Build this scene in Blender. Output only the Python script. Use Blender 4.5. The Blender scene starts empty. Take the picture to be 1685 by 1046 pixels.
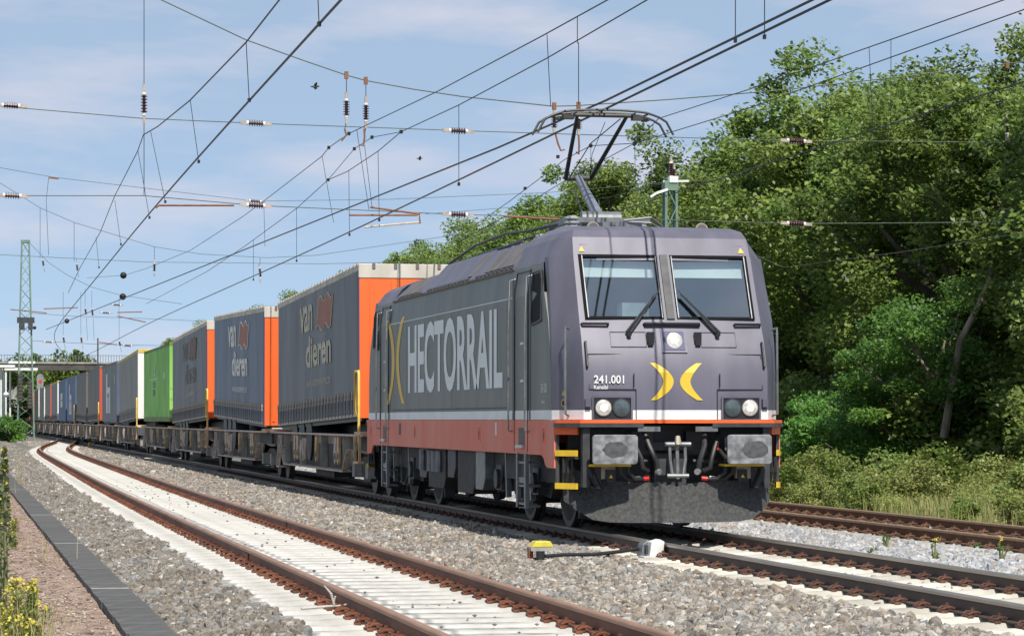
import bpy, bmesh, math, random
import numpy as np
from mathutils import Vector, Matrix
random.seed(7)
S = bpy.context.scene
C = S.collection
# ------------------------------------------------------------------ camera
F = 4650.0; HOR = 690.0; CX = 842.5
TH = math.atan(0.198)
CAM = Vector((-8.99, -35.12, 1.45))
cd = bpy.data.cameras.new('camera'); cam = bpy.data.objects.new('camera', cd); C.objects.link(cam)
cam.location = CAM; cam.rotation_euler = (math.pi/2, 0, -TH)
cd.sensor_width = 36; cd.lens = 36*F/1685; cd.shift_y = (HOR-523)/1685
cd.clip_start = 0.5; cd.clip_end = 6000
S.camera = cam
# ------------------------------------------------------------------ sky and sun
SUN_EL = math.radians(50); SUN_AZ = math.radians(2.5)     # azimuth off the track axis, towards +x
w = bpy.data.worlds.new('World'); S.world = w; w.use_nodes = True
nt = w.node_tree; nt.nodes.clear()
out = nt.nodes.new('ShaderNodeOutputWorld'); bg = nt.nodes.new('ShaderNodeBackground')
sky = nt.nodes.new('ShaderNodeTexSky'); sky.sky_type = 'NISHITA'; sky.sun_disc = False
sky.sun_elevation = SUN_EL; sky.sun_rotation = math.pi - SUN_AZ
sky.air_density = 0.6; sky.dust_density = 0.1; sky.ozone_density = 5.0; sky.altitude = 2500
tc = nt.nodes.new('ShaderNodeTexCoord')
mp = nt.nodes.new('ShaderNodeMapping'); mp.inputs['Scale'].default_value = (6, 6, 26); mp.inputs['Location'].default_value = (0.4, 2.2, 5.3)
n1 = nt.nodes.new('ShaderNodeTexNoise'); n1.inputs['Scale'].default_value = 1.5; n1.inputs['Detail'].default_value = 8; n1.inputs['Roughness'].default_value = 0.55
cr = nt.nodes.new('ShaderNodeValToRGB'); cr.color_ramp.elements[0].position = 0.48; cr.color_ramp.elements[1].position = 0.70
cr.color_ramp.elements[1].color = (0.68, 0.68, 0.68, 1)
mx = nt.nodes.new('ShaderNodeMix'); mx.data_type = 'RGBA'; mx.inputs['B'].default_value = (5.9, 5.75, 6.5, 1)
tint = nt.nodes.new('ShaderNodeMix'); tint.data_type = 'RGBA'; tint.blend_type = 'MULTIPLY'; tint.inputs['Factor'].default_value = 1
tint.inputs['B'].default_value = (1.0, 0.98, 0.98, 1)
veil = nt.nodes.new('ShaderNodeMix'); veil.data_type = 'RGBA'; veil.inputs['Factor'].default_value = 0.72; veil.inputs['B'].default_value = (3.72, 4.78, 5.85, 1)   # thin even summer haze
L = nt.links.new
L(tc.outputs['Generated'], mp.inputs['Vector']); L(mp.outputs['Vector'], n1.inputs['Vector']); L(n1.outputs['Fac'], cr.inputs['Fac'])
L(sky.outputs['Color'], tint.inputs['A']); L(tint.outputs['Result'], veil.inputs['A']); L(veil.outputs['Result'], mx.inputs['A']); L(cr.outputs['Color'], mx.inputs['Factor'])
L(mx.outputs['Result'], bg.inputs['Color']); L(bg.outputs['Background'], out.inputs['Surface'])
bg.inputs['Strength'].default_value = 0.105
sl = bpy.data.lights.new('sun', 'SUN'); so = bpy.data.objects.new('sun', sl); C.objects.link(so)
sl.energy = 4.5; sl.angle = math.radians(0.5); sl.color = (1.0, 0.95, 0.86)
sd = Vector((math.sin(SUN_AZ)*math.cos(SUN_EL), -math.cos(SUN_AZ)*math.cos(SUN_EL), math.sin(SUN_EL)))
so.rotation_euler = sd.to_track_quat('Z', 'Y').to_euler(); so.location = (0, -60, 60)
vs = S.view_settings; vs.view_transform = 'Standard'; vs.look = 'None'; vs.gamma = 1; vs.exposure = 0.25; vs.use_curve_mapping = False
S.render.engine = 'CYCLES'; S.render.resolution_x = 1024; S.render.resolution_y = 635
# ------------------------------------------------------------------ pixel helpers (photo 1685 x 1046)
def ray(px, py):
    a = (px-CX)/F; b = (HOR-py)/F
    return Vector((math.sin(TH)+a*math.cos(TH), math.cos(TH)-a*math.sin(TH), b))
def at_x(px, py, x0): d = ray(px, py); return CAM + d*((x0-CAM.x)/d.x)
def at_y(px, py, y0): d = ray(px, py); return CAM + d*((y0-CAM.y)/d.y)
def at_z(px, py, z0): d = ray(px, py); return CAM + d*((z0-CAM.z)/d.z)
def at_d(px, py, dist): return CAM + ray(px, py)*dist
# ------------------------------------------------------------------ materials
MATS = {}
def mat(name, col, rough=0.6, metal=0.0, var=0.15, scale=4.0, bump=0.0, bscale=60.0, col2=None, spec=0.5, detail=6.0, lo=0.35, hi=0.65, stretch=None, rand=0.0):
    m = bpy.data.materials.new(name); m.use_nodes = True; MATS[name] = m
    t = m.node_tree; p = t.nodes['Principled BSDF']
    p.inputs['Roughness'].default_value = rough; p.inputs['Metallic'].default_value = metal
    p.inputs['Specular IOR Level'].default_value = spec
    c = t.nodes.new('ShaderNodeTexCoord')
    vec = c.outputs['Object']
    if stretch:
        g = t.nodes.new('ShaderNodeMapping'); g.inputs['Scale'].default_value = stretch; t.links.new(vec, g.inputs['Vector']); vec = g.outputs['Vector']
    n = t.nodes.new('ShaderNodeTexNoise'); n.inputs['Scale'].default_value = scale; n.inputs['Detail'].default_value = detail
    t.links.new(vec, n.inputs['Vector'])
    r = t.nodes.new('ShaderNodeValToRGB'); r.color_ramp.elements[0].position = lo; r.color_ramp.elements[1].position = hi
    a = tuple(min(1, k*(1-var)) for k in col); b = col2 if col2 else tuple(min(1, k*(1+var)) for k in col)
    r.color_ramp.elements[0].color = (*a, 1); r.color_ramp.elements[1].color = (*b, 1)
    t.links.new(n.outputs['Fac'], r.inputs['Fac'])
    src = r.outputs['Color']
    if rand:
        o = t.nodes.new('ShaderNodeObjectInfo'); h = t.nodes.new('ShaderNodeHueSaturation'); q = t.nodes.new('ShaderNodeMapRange')
        q.inputs['To Min'].default_value = 1-rand; q.inputs['To Max'].default_value = 1+rand
        t.links.new(o.outputs['Random'], q.inputs['Value']); t.links.new(q.outputs['Result'], h.inputs['Value']); t.links.new(src, h.inputs['Color']); src = h.outputs['Color']
    t.links.new(src, p.inputs['Base Color'])
    if bump:
        n2 = t.nodes.new('ShaderNodeTexNoise'); n2.inputs['Scale'].default_value = bscale; n2.inputs['Detail'].default_value = 4
        t.links.new(vec, n2.inputs['Vector'])
        bb = t.nodes.new('ShaderNodeBump'); bb.inputs['Strength'].default_value = bump; bb.inputs['Distance'].default_value = 0.02
        t.links.new(n2.outputs['Fac'], bb.inputs['Height']); t.links.new(bb.outputs['Normal'], p.inputs['Normal'])
    return m
def leafmat(name, c1, c2, trans=0.45, scale=0.6):
    m = bpy.data.materials.new(name); m.use_nodes = True; MATS[name] = m
    t = m.node_tree; t.nodes.clear(); o = t.nodes.new('ShaderNodeOutputMaterial')
    c = t.nodes.new('ShaderNodeNewGeometry'); n = t.nodes.new('ShaderNodeTexWhiteNoise'); n.noise_dimensions = '1D'
    tcn = t.nodes.new('ShaderNodeTexCoord'); ns = t.nodes.new('ShaderNodeTexNoise'); ns.inputs['Scale'].default_value = scale
    t.links.new(tcn.outputs['Object'], ns.inputs['Vector'])
    ad = t.nodes.new('ShaderNodeMath'); ad.operation = 'MULTIPLY_ADD'; ad.inputs[1].default_value = 0.55
    t.links.new(c.outputs['Random Per Island'], ad.inputs[0])
    sb = t.nodes.new('ShaderNodeMath'); sb.operation = 'MULTIPLY_ADD'; sb.inputs[1].default_value = 1.3; sb.inputs[2].default_value = -0.42
    t.links.new(ns.outputs['Fac'], sb.inputs[0]); t.links.new(sb.outputs[0], ad.inputs[2])
    r = t.nodes.new('ShaderNodeValToRGB'); r.color_ramp.elements[0].color = (*c1, 1); r.color_ramp.elements[1].color = (*c2, 1)
    r.color_ramp.elements[0].position = 0.18; r.color_ramp.elements[1].position = 0.88
    t.links.new(ad.outputs[0], r.inputs['Fac'])
    oi = t.nodes.new('ShaderNodeObjectInfo'); hs = t.nodes.new('ShaderNodeHueSaturation'); q = t.nodes.new('ShaderNodeMapRange')
    q.inputs['To Min'].default_value = 0.88; q.inputs['To Max'].default_value = 1.14
    t.links.new(oi.outputs['Random'], q.inputs['Value']); t.links.new(q.outputs['Result'], hs.inputs['Value'])
    q2 = t.nodes.new('ShaderNodeMapRange'); q2.inputs['To Min'].default_value = 0.496; q2.inputs['To Max'].default_value = 0.508
    t.links.new(oi.outputs['Random'], q2.inputs['Value']); t.links.new(q2.outputs['Result'], hs.inputs['Hue'])
    t.links.new(r.outputs['Color'], hs.inputs['Color'])
    p = t.nodes.new('ShaderNodeBsdfPrincipled'); p.inputs['Roughness'].default_value = 0.45; p.inputs['Specular IOR Level'].default_value = 0.4
    tr = t.nodes.new('ShaderNodeBsdfTranslucent'); mxs = t.nodes.new('ShaderNodeMixShader'); mxs.inputs[0].default_value = trans
    t.links.new(hs.outputs['Color'], p.inputs['Base Color']); t.links.new(hs.outputs['Color'], tr.inputs['Color'])
    t.links.new(p.outputs[0], mxs.inputs[1]); t.links.new(tr.outputs[0], mxs.inputs[2]); t.links.new(mxs.outputs[0], o.inputs['Surface'])
    return m
mat('lilac', (0.118, 0.112, 0.150), 0.48, 0.1, 0.14, 3.0, 0.05, 2.5, stretch=(1, 1, 0.22), detail=10)
mat('green_grey', (0.150, 0.152, 0.132), 0.48, 0.0, 0.16, 2.2, 0.08, 2.0, stretch=(1, 1, 0.18), detail=10)
mat('stripe_white', (0.74, 0.74, 0.74), 0.45, 0, 0.06, 2)
mat('skirt_red', (0.80, 0.155, 0.085), 0.55, 0, 0.16, 1.6, col2=(0.68, 0.215, 0.145), stretch=(1, 1, 0.25), detail=10)
mat('orange', (0.80, 0.125, 0.022), 0.45, 0, 0.06, 2)
mat('orange_end', (0.78, 0.135, 0.025), 0.5, 0, 0.08, 1.5, stretch=(1, 1, 0.4))
mat('red_end', (0.50, 0.075, 0.04), 0.55, 0, 0.1, 1.5)
mat('letter_white', (0.76, 0.78, 0.78), 0.5, 0, 0.05, 2)
mat('emblem_yellow', (0.72, 0.47, 0.04), 0.5, 0, 0.04, 2)
mat('side_yellow', (0.74, 0.47, 0.05), 0.5, 0, 0.05, 2)
mat('step_yellow', (0.78, 0.50, 0.03), 0.5, 0, 0.1, 6)
mat('rail_yellow', (0.70, 0.45, 0.09), 0.5, 0, 0.12, 6)
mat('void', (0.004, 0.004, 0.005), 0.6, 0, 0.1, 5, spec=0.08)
mat('black', (0.014, 0.014, 0.016), 0.45, 0, 0.2, 5)
mat('rubber', (0.022, 0.022, 0.024), 0.5, 0, 0.2, 8)
mat('dark_under', (0.030, 0.029, 0.030), 0.7, 0, 0.35, 6, 0.2, 40)
mat('dark_metal', (0.055, 0.056, 0.060), 0.55, 0.2, 0.3, 5)
mat('mid_metal', (0.20, 0.205, 0.21), 0.45, 0.5, 0.2, 8)
mat('steel', (0.55, 0.55, 0.55), 0.35, 0.7, 0.12, 8)
mat('wheel_steel', (0.050, 0.047, 0.044), 0.55, 0.3, 0.3, 10)
mat('buffer_face', (0.22, 0.225, 0.235), 0.55, 0.2, 0.45, 9, col2=(0.34, 0.345, 0.355), detail=9)
mat('buffer_grease', (0.075, 0.076, 0.08), 0.6, 0, 0.3, 14, detail=9)
mat('plough', (0.056, 0.056, 0.057), 0.75, 0, 0.35, 24, 0.35, 90, detail=9)
mat('louvre', (0.145, 0.125, 0.12), 0.6, 0.1, 0.2, 3)
mat('panto_grey', (0.20, 0.215, 0.26), 0.4, 0.2, 0.12, 6)
mat('panto_dark', (0.012, 0.013, 0.017), 0.4, 0.3, 0.2, 6)
mat('bow', (0.060, 0.058, 0.052), 0.5, 0.3, 0.2, 8)
mat('porcelain', (0.34, 0.35, 0.36), 0.3, 0, 0.1, 8)
mat('horn', (0.42, 0.37, 0.30), 0.5, 0.2, 0.2, 8)
mat('rust_copper', (0.30, 0.10, 0.05), 0.6, 0.1, 0.25, 10)
mat('lamp_glass', (0.62, 0.58, 0.53), 0.15, 0.4, 0.25, 26, detail=3)
mat('lamp_bulb', (0.9, 0.87, 0.8), 0.2, 0, 0.02, 14)
mat('lamp_dark', (0.10, 0.13, 0.14), 0.08, 0.3, 0.2, 10)
mat('blind', (0.85, 0.87, 0.85), 0.8, 0, 0.03, 2)
mat('interior', (0.09, 0.11, 0.13), 0.8, 0, 0.3, 2)
mat('desk', (0.38, 0.44, 0.45), 0.8, 0, 0.2, 3)
mat('red_paint', (0.60, 0.02, 0.02), 0.5, 0, 0.1, 5)
mat('curtain', (0.105, 0.103, 0.115), 0.5, 0, 0.36, 1.1, 0.6, 2.6, stretch=(1, 1, 0.3), detail=8)
mat('curtain_blue', (0.095, 0.115, 0.170), 0.5, 0, 0.30, 1.1, 0.6, 2.6, stretch=(1, 1, 0.3), detail=8)
mat('curtain_bright', (0.07, 0.11, 0.22), 0.55, 0, 0.1, 1.0)
mat('curtain_grey', (0.24, 0.23, 0.215), 0.6, 0, 0.14, 1.0, 0.06, 2, stretch=(1, 1, 0.3))
mat('curtain_brown', (0.15, 0.135, 0.125), 0.6, 0, 0.14, 1.0, 0.06, 2, stretch=(1, 1, 0.3))
mat('strap', (0.17, 0.165, 0.165), 0.6, 0, 0.3, 12)
mat('strap_tan', (0.42, 0.36, 0.30), 0.6, 0, 0.3, 12)
mat('roof_trim', (0.52, 0.48, 0.40), 0.6, 0, 0.18, 1.5, col2=(0.60, 0.57, 0.51), stretch=(1, 1, 0.4))
mat('roof_yellow', (0.55, 0.40, 0.08), 0.6, 0, 0.2, 1.5)
mat('end_white', (0.70, 0.70, 0.68), 0.5, 0, 0.08, 1.5)
mat('tan_print', (0.52, 0.47, 0.36), 0.6, 0, 0.14, 3)
mat('faint_print', (0.17, 0.155, 0.14), 0.6, 0, 0.2, 3)
mat('pale_print', (0.74, 0.73, 0.69), 0.6, 0, 0.1, 3)
mat('flag_red', (0.34, 0.12, 0.075), 0.6, 0, 0.1, 3)
mat('flag_faint', (0.15, 0.075, 0.05), 0.6, 0, 0.1, 3)
mat('navy', (0.03, 0.035, 0.12), 0.5, 0, 0.1, 3)
mat('container_green', (0.21, 0.54, 0.085), 0.5, 0, 0.22, 2, col2=(0.30, 0.62, 0.13), stretch=(1, 1, 0.3))
mat('container_rust', (0.16, 0.22, 0.06), 0.7, 0, 0.3, 5)
mat('wagon', (0.27, 0.255, 0.235), 0.75, 0, 0.35, 2.5, 0.12, 40, col2=(0.38, 0.35, 0.31), detail=9)
mat('wagon_dark', (0.045, 0.041, 0.038), 0.8, 0, 0.4, 4, 0.2, 40)
mat('wagon_lug', (0.50, 0.40, 0.34), 0.7, 0, 0.25, 7)
mat('wagon_tan', (0.56, 0.38, 0.21), 0.7, 0, 0.25, 7)
mat('rail_rust', (0.165, 0.068, 0.038), 0.7, 0.1, 0.25, 5, 0.15, 120, stretch=(1, 0.15, 1))
mat('rail_dark', (0.095, 0.062, 0.048), 0.65, 0.15, 0.2, 5, 0.1, 120, stretch=(1, 0.15, 1))
mat('rail_head_worn', (0.36, 0.32, 0.28), 0.32, 0.7, 0.12, 12, stretch=(1, 0.1, 1))
mat('rail_head_brown', (0.36, 0.195, 0.12), 0.5, 0.3, 0.18, 12, stretch=(1, 0.1, 1))
mat('rail_tan', (0.17, 0.085, 0.05), 0.65, 0.1, 0.2, 5)
mat('rail_head_tan', (0.38, 0.24, 0.14), 0.45, 0.35, 0.15, 12)
mat('clip_rust', (0.165, 0.060, 0.032), 0.75, 0.1, 0.3, 30, rand=0.3)
mat('clip_brown', (0.13, 0.060, 0.040), 0.75, 0.1, 0.3, 30, rand=0.3)
mat('sleeper_white', (0.43, 0.41, 0.375), 0.9, 0, 0.16, 3, 0.35, 50, col2=(0.55, 0.535, 0.505), rand=0.07)
mat('sleeper_cream', (0.48, 0.44, 0.37), 0.9, 0, 0.16, 3, 0.35, 50, col2=(0.60, 0.57, 0.51), rand=0.22)
mat('dust_white', (0.32, 0.30, 0.27), 0.95, 0, 0.3, 9, 0.8, 50, col2=(0.46, 0.44, 0.41), detail=9)
mat('ballast_base', (0.09, 0.082, 0.072), 0.95, 0, 0.5, 16, 0.8, 22, col2=(0.26, 0.245, 0.22), detail=10)
mat('earth_red', (0.27, 0.165, 0.12), 0.95, 0, 0.35, 6, 0.8, 40, col2=(0.41, 0.30, 0.235), detail=10)
mat('earth_green', (0.06, 0.075, 0.025), 0.95, 0, 0.4, 0.6, 0.5, 8, col2=(0.15, 0.14, 0.06), detail=10)
mat('slab', (0.105, 0.102, 0.100), 0.9, 0, 0.22, 5, 0.3, 60, spec=0.25, rand=0.06)
mat('slab_pale', (0.36, 0.355, 0.34), 0.85, 0, 0.2, 6)
mat('bark', (0.075, 0.058, 0.042), 0.9, 0, 0.4, 3, 0.6, 20, stretch=(1, 1, 0.25))
mat('bark_pale', (0.25, 0.20, 0.155), 0.9, 0, 0.35, 4, 0.4, 20, stretch=(1, 1, 0.25))
mat('stem', (0.16, 0.17, 0.07), 0.8, 0, 0.2, 8)
mat('dry_grass', (0.44, 0.36, 0.21), 0.9, 0, 0.2, 1.0, col2=(0.34, 0.30, 0.14))
mat('green_grass', (0.17, 0.22, 0.05), 0.8, 0, 0.35, 0.7, col2=(0.36, 0.36, 0.13))
mat('petal', (0.50, 0.42, 0.04), 0.6, 0, 0.1, 9)
mat('mast_green', (0.145, 0.235, 0.175), 0.7, 0, 0.15, 2)
mat('concrete', (0.30, 0.29, 0.26), 0.9, 0, 0.2, 1)
mat('concrete_dark', (0.075, 0.068, 0.062), 0.9, 0, 0.25, 1)
mat('white_paint', (0.72, 0.73, 0.73), 0.5, 0, 0.05, 1)
mat('signal_board', (0.22, 0.23, 0.24), 0.6)
mat('wire', (0.017, 0.017, 0.019), 0.5, 0.3, 0.1, 1)
mat('wire_green', (0.095, 0.115, 0.085), 0.6, 0.2, 0.1, 1)
mat('insulator_brown', (0.075, 0.022, 0.018), 0.25, 0, 0.1, 5)
mat('fitting', (0.42, 0.35, 0.29), 0.6, 0.2, 0.2, 9)
mat('arm_rust', (0.22, 0.10, 0.055), 0.7, 0.1, 0.2, 6)
mat('box_white', (0.72, 0.72, 0.70), 0.45, 0, 0.08, 6)
mat('box_yellow', (0.60, 0.50, 0.06), 0.5, 0, 0.15, 9)
mat('signal_red', (0.8, 0.02, 0.03), 0.4, 0, 0.0, 1)
leafmat('leaf_oak', (0.052, 0.100, 0.017), (0.285, 0.385, 0.080))
leafmat('leaf_light', (0.066, 0.116, 0.021), (0.345, 0.43, 0.10))
leafmat('leaf_robinia', (0.055, 0.150, 0.026), (0.20, 0.37, 0.065))
leafmat('leaf_bush', (0.090, 0.145, 0.028), (0.33, 0.40, 0.10))
leafmat('leaf_weed', (0.15, 0.19, 0.042), (0.43, 0.44, 0.14))
leafmat('leaf_mullein', (0.10, 0.13, 0.06), (0.22, 0.25, 0.12))
def glassmat():
    m = bpy.data.materials.new('cab_glass'); m.use_nodes = True; MATS['cab_glass'] = m
    t = m.node_tree; t.nodes.clear(); o = t.nodes.new('ShaderNodeOutputMaterial')
    tr = t.nodes.new('ShaderNodeBsdfTransparent'); tr.inputs['Color'].default_value = (0.76, 0.86, 0.87, 1)
    gl = t.nodes.new('ShaderNodeBsdfGlossy'); gl.inputs['Roughness'].default_value = 0.03; gl.inputs['Color'].default_value = (0.9, 0.95, 1, 1)
    fr = t.nodes.new('ShaderNodeFresnel'); fr.inputs['IOR'].default_value = 1.6
    ad = t.nodes.new('ShaderNodeMath'); ad.operation = 'ADD'; ad.inputs[1].default_value = 0.27; ad.use_clamp = True
    mxs = t.nodes.new('ShaderNodeMixShader')
    t.links.new(fr.outputs[0], ad.inputs[0]); t.links.new(ad.outputs[0], mxs.inputs[0])
    t.links.new(tr.outputs[0], mxs.inputs[1]); t.links.new(gl.outputs[0], mxs.inputs[2]); t.links.new(mxs.outputs[0], o.inputs['Surface'])
glassmat()
for k_, e_ in (('lamp_glass', 0.12), ('lamp_bulb', 1.6)):
    p_ = MATS[k_].node_tree.nodes['Principled BSDF']; p_.inputs['Emission Color'].default_value = (1, .95, .88, 1); p_.inputs['Emission Strength'].default_value = e_   # headlights burn by day
# ------------------------------------------------------------------ mesh builder
class MB:
    def __init__(s): s.v = []; s.f = []; s.mi = []; s.cur = 0
    def add(s, vs, fs):
        b = len(s.v); s.v.extend([tuple(q) for q in vs]); s.f.extend([tuple(i+b for i in f) for f in fs]); s.mi.extend([s.cur]*len(fs)); return s
    def box(s, c, d, rot=None):
        x, y, z = d[0]/2, d[1]/2, d[2]/2
        vs = [Vector((sx*x, sy*y, sz*z)) for sx in (-1, 1) for sy in (-1, 1) for sz in (-1, 1)]
        if rot is not None: vs = [rot @ q for q in vs]
        c = Vector(c)
        return s.add([q+c for q in vs], [(0, 1, 3, 2), (4, 6, 7, 5), (0, 4, 5, 1), (2, 3, 7, 6), (0, 2, 6, 4), (1, 5, 7, 3)])
    def b2(s, a, b):   # box from min to max corner
        return s.box([(a[i]+b[i])/2 for i in range(3)], [abs(b[i]-a[i]) for i in range(3)])
    def bar(s, p, q, w, h=None, up=(0, 0, 1)):
        p = Vector(p); q = Vector(q); h = h or w; d = q-p; n = d.length
        if n < 1e-6: return s
        d /= n; u = Vector(up)
        if abs(d.dot(u)) > 0.98: u = Vector((0, 1, 0)) if abs(d.y) < .9 else Vector((1, 0, 0))
        r = d.cross(u).normalized(); u = r.cross(d)
        vs = [e + r*(a*w/2) + u*(b*h/2) for e in (p, q) for a, b in ((-1, -1), (1, -1), (1, 1), (-1, 1))]
        return s.add(vs, [(0, 1, 2, 3)[::-1], (4, 5, 6, 7), (0, 1, 5, 4), (1, 2, 6, 5), (2, 3, 7, 6), (3, 0, 4, 7)])
    def tube(s, pts, r, n=8, cap=True):
        pts = [Vector(p) for p in pts]; b = []; prev = None
        rr = r if isinstance(r, (list, tuple)) else [r]*len(pts)
        vs = []; fs = []
        for i, p in enumerate(pts):
            d = (pts[min(i+1, len(pts)-1)]-pts[max(i-1, 0)])
            if d.length < 1e-9: d = Vector((0, 0, 1))
            d.normalize()
            if prev is None:
                u = Vector((0, 0, 1)) if abs(d.z) < 0.9 else Vector((1, 0, 0))
                a = d.cross(u).normalized()
            else:
                a = (prev - d*prev.dot(d)).normalized()
            prev = a; c = d.cross(a)
            for k in range(n):
                t = 2*math.pi*k/n; vs.append(p + a*(math.cos(t)*rr[i]) + c*(math.sin(t)*rr[i]))
        for i in range(len(pts)-1):
            for k in range(n):
                fs.append((i*n+k, i*n+(k+1) % n, (i+1)*n+(k+1) % n, (i+1)*n+k))
        if cap:
            fs.append(tuple(range(n))[::-1]); fs.append(tuple((len(pts)-1)*n+k for k in range(n)))
        return s.add(vs, fs)
    def cyl(s, p, q, r, n=16): return s.tube([p, q], r, n)
    def prism(s, poly, axis, a, b):   # poly in the two remaining axes (cyclic order kept), extruded a..b
        n = len(poly); vs = []
        for e in (a, b):
            for (u, v) in poly:
                vs.append({'x': (e, u, v), 'y': (u, e, v), 'z': (u, v, e)}[axis])
        fs = [tuple(range(n)), tuple(range(2*n-1, n-1, -1))] + [(i, i+n, (i+1) % n+n, (i+1) % n) for i in range(n)]
        return s.add(vs, fs)
    def lathe(s, prof, p, q, n=12):   # prof: (t 0..1 along p-q, radius)
        p = Vector(p); q = Vector(q); d = (q-p)
        pts = [p+d*t for t, r in prof]
        d = d.normalized(); u = Vector((0, 0, 1)) if abs(d.z) < 0.9 else Vector((1, 0, 0)); a = d.cross(u).normalized(); c = d.cross(a)
        vs = []; fs = []
        for (t, r), o in zip(prof, pts):
            for k in range(n):
                an = 2*math.pi*k/n; vs.append(o + a*(math.cos(an)*r) + c*(math.sin(an)*r))
        for i in range(len(prof)-1):
            for k in range(n): fs.append((i*n+k, i*n+(k+1) % n, (i+1)*n+(k+1) % n, (i+1)*n+k))
        fs.append(tuple(range(n))[::-1]); fs.append(tuple((len(prof)-1)*n+k for k in range(n)))
        return s.add(vs, fs)
    def mesh(s, name, mats, smooth=False):
        me = bpy.data.meshes.new(name); me.from_pydata(s.v, [], s.f)
        for m in (mats if isinstance(mats, (list, tuple)) else [mats]): me.materials.append(MATS[m])
        if isinstance(mats, (list, tuple)): me.polygons.foreach_set('material_index', s.mi)
        bm = bmesh.new(); bm.from_mesh(me); bmesh.ops.recalc_face_normals(bm, faces=bm.faces); bm.to_mesh(me); bm.free()
        if smooth:
            me.polygons.foreach_set('use_smooth', [True]*len(me.polygons))
            me.set_sharp_from_angle(angle=math.radians(40 if smooth is True else smooth))
        me.update(); return me
    def build(s, name, mats, parent=None, smooth=False, bevel=0, loc=None):
        return put(name, s.mesh(name, mats, smooth), parent, bevel, loc)
def put(name, me, parent=None, bevel=0, loc=None):
    o = bpy.data.objects.new(name, me); C.objects.link(o)
    if parent is not None: o.parent = parent
    if loc is not None: o.location = loc
    if bevel:
        b = o.modifiers.new('bevel', 'BEVEL'); b.width = bevel; b.segments = 2; b.limit_method = 'ANGLE'; b.angle_limit = math.radians(35)
    return o
def tag(o, label, cat, group=None):
    o['label'] = label; o['category'] = cat
    if group: o['group'] = group
    return o
def thing(name, label, cat, loc=(0, 0, 0), group=None, rz=0):
    o = bpy.data.objects.new(name, None); o.empty_display_size = 0.2; C.objects.link(o); o.location = loc; o.rotation_euler = (0, 0, rz)
    return tag(o, label, cat, group)
def structure(o): o['kind'] = 'structure'; return o
def stuff(o): o['kind'] = 'stuff'; return o
def copy_tree(o, parent=None):
    c = o.copy(); C.objects.link(c)
    if parent is not None: c.parent = parent
    for ch in list(o.children): copy_tree(ch, c)
    return c
FONTC = {}
def text_mesh(txt, mname, off=0.0, spacing=1.0, ext=0.004):
    key = (txt, mname, off, spacing, ext)
    if key in FONTC: return FONTC[key]
    cu = bpy.data.curves.new('t', 'FONT'); cu.body = txt; cu.size = 1; cu.offset = off; cu.space_character = spacing; cu.extrude = 0; cu.resolution_u = 4
    ob = bpy.data.objects.new('t', cu); C.objects.link(ob)
    dg = bpy.context.evaluated_depsgraph_get(); me = bpy.data.meshes.new_from_object(ob.evaluated_get(dg))
    bpy.data.objects.remove(ob); me.materials.clear(); me.materials.append(MATS[mname])
    n = len(me.vertices); co = np.zeros(n*3, np.float32); me.vertices.foreach_get('co', co); co = co.reshape(-1, 3)
    lo = co.min(0); hi = co.max(0); co[:, 0] = (co[:, 0]-lo[0])/(hi[0]-lo[0]); co[:, 1] = (co[:, 1]-lo[1])/(hi[1]-lo[1])
    me.vertices.foreach_set('co', co.ravel()); me.update()
    FONTC[key] = me; return me
def text_side(name, txt, y_left, y_right, z0, z1, x, m, parent, off=0.0, spacing=1.0):   # on a wall that faces -x, reads towards -y
    me = text_mesh(txt, m, off, spacing); o = put(name, me, parent)
    o.matrix_local = Matrix(((0, 0, -1, x), (-(y_left-y_right), 0, 0, y_left), (0, z1-z0, 0, z0), (0, 0, 0, 1))); return o
def text_front(name, txt, x0, x1, z0, z1, y, m, parent, off=0.0, spacing=1.0):           # on a wall that faces -y
    me = text_mesh(txt, m, off, spacing); o = put(name, me, parent)
    o.matrix_local = Matrix(((x1-x0, 0, 0, x0), (0, 0, -1, y), (0, z1-z0, 0, z0), (0, 0, 0, 1))); return o
def np_mesh(name, V, faces, m, smooth=False):
    me = bpy.data.meshes.new(name); k = faces.shape[1]; nf = len(faces)
    me.vertices.add(len(V)); me.vertices.foreach_set('co', V.astype(np.float32).ravel())
    me.loops.add(nf*k); me.loops.foreach_set('vertex_index', faces.astype(np.int32).ravel())
    me.polygons.add(nf); me.polygons.foreach_set('loop_start', np.arange(0, nf*k, k, dtype=np.int32))
    me.materials.append(MATS[m]); me.update(calc_edges=True); return me
# ================================================================== ground
def near_x(y):     # centre line of the siding that joins the main track far behind
    K = [(-60, -5.0), (20, -4.95), (68, -4.5), (100, -4.2), (118, -3.75), (140, -2.55), (160, -1.35), (180, -0.35), (200, 0), (420, 0)]
    for (a, xa), (b, xb) in zip(K, K[1:]):
        if y <= b:
            t = (y-a)/(b-a); return xa+(xb-xa)*t
    return 0
def smooth_near(y): return sum(near_x(y+d) for d in (-16, -12, -8, -4, 0, 4, 8, 12, 16))/9
PROF = [(-7.16, -0.34), (-6.55, -0.22), (-6.3, -0.205), (-3.7, -0.205), (-2.6, -0.215), (-1.4, -0.205), (1.4, -0.205), (2.2, -0.19), (3.2, -0.205), (5.9, -0.205), (6.4, -0.22), (7.7, -0.36)]
def gz(x):
    if x <= PROF[0][0]: return PROF[0][1]
    for (a, za), (b, zb) in zip(PROF, PROF[1:]):
        if x <= b: return za+(zb-za)*(x-a)/(b-a)
    return PROF[-1][1]
b = MB()   # ground reaches the horizon
b.add([(-3000, -60, -0.40), (-7.0, -60, -0.40), (-7.0, 5000, -0.40), (-3000, 5000, -0.40)], [(0, 1, 2, 3)])
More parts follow.
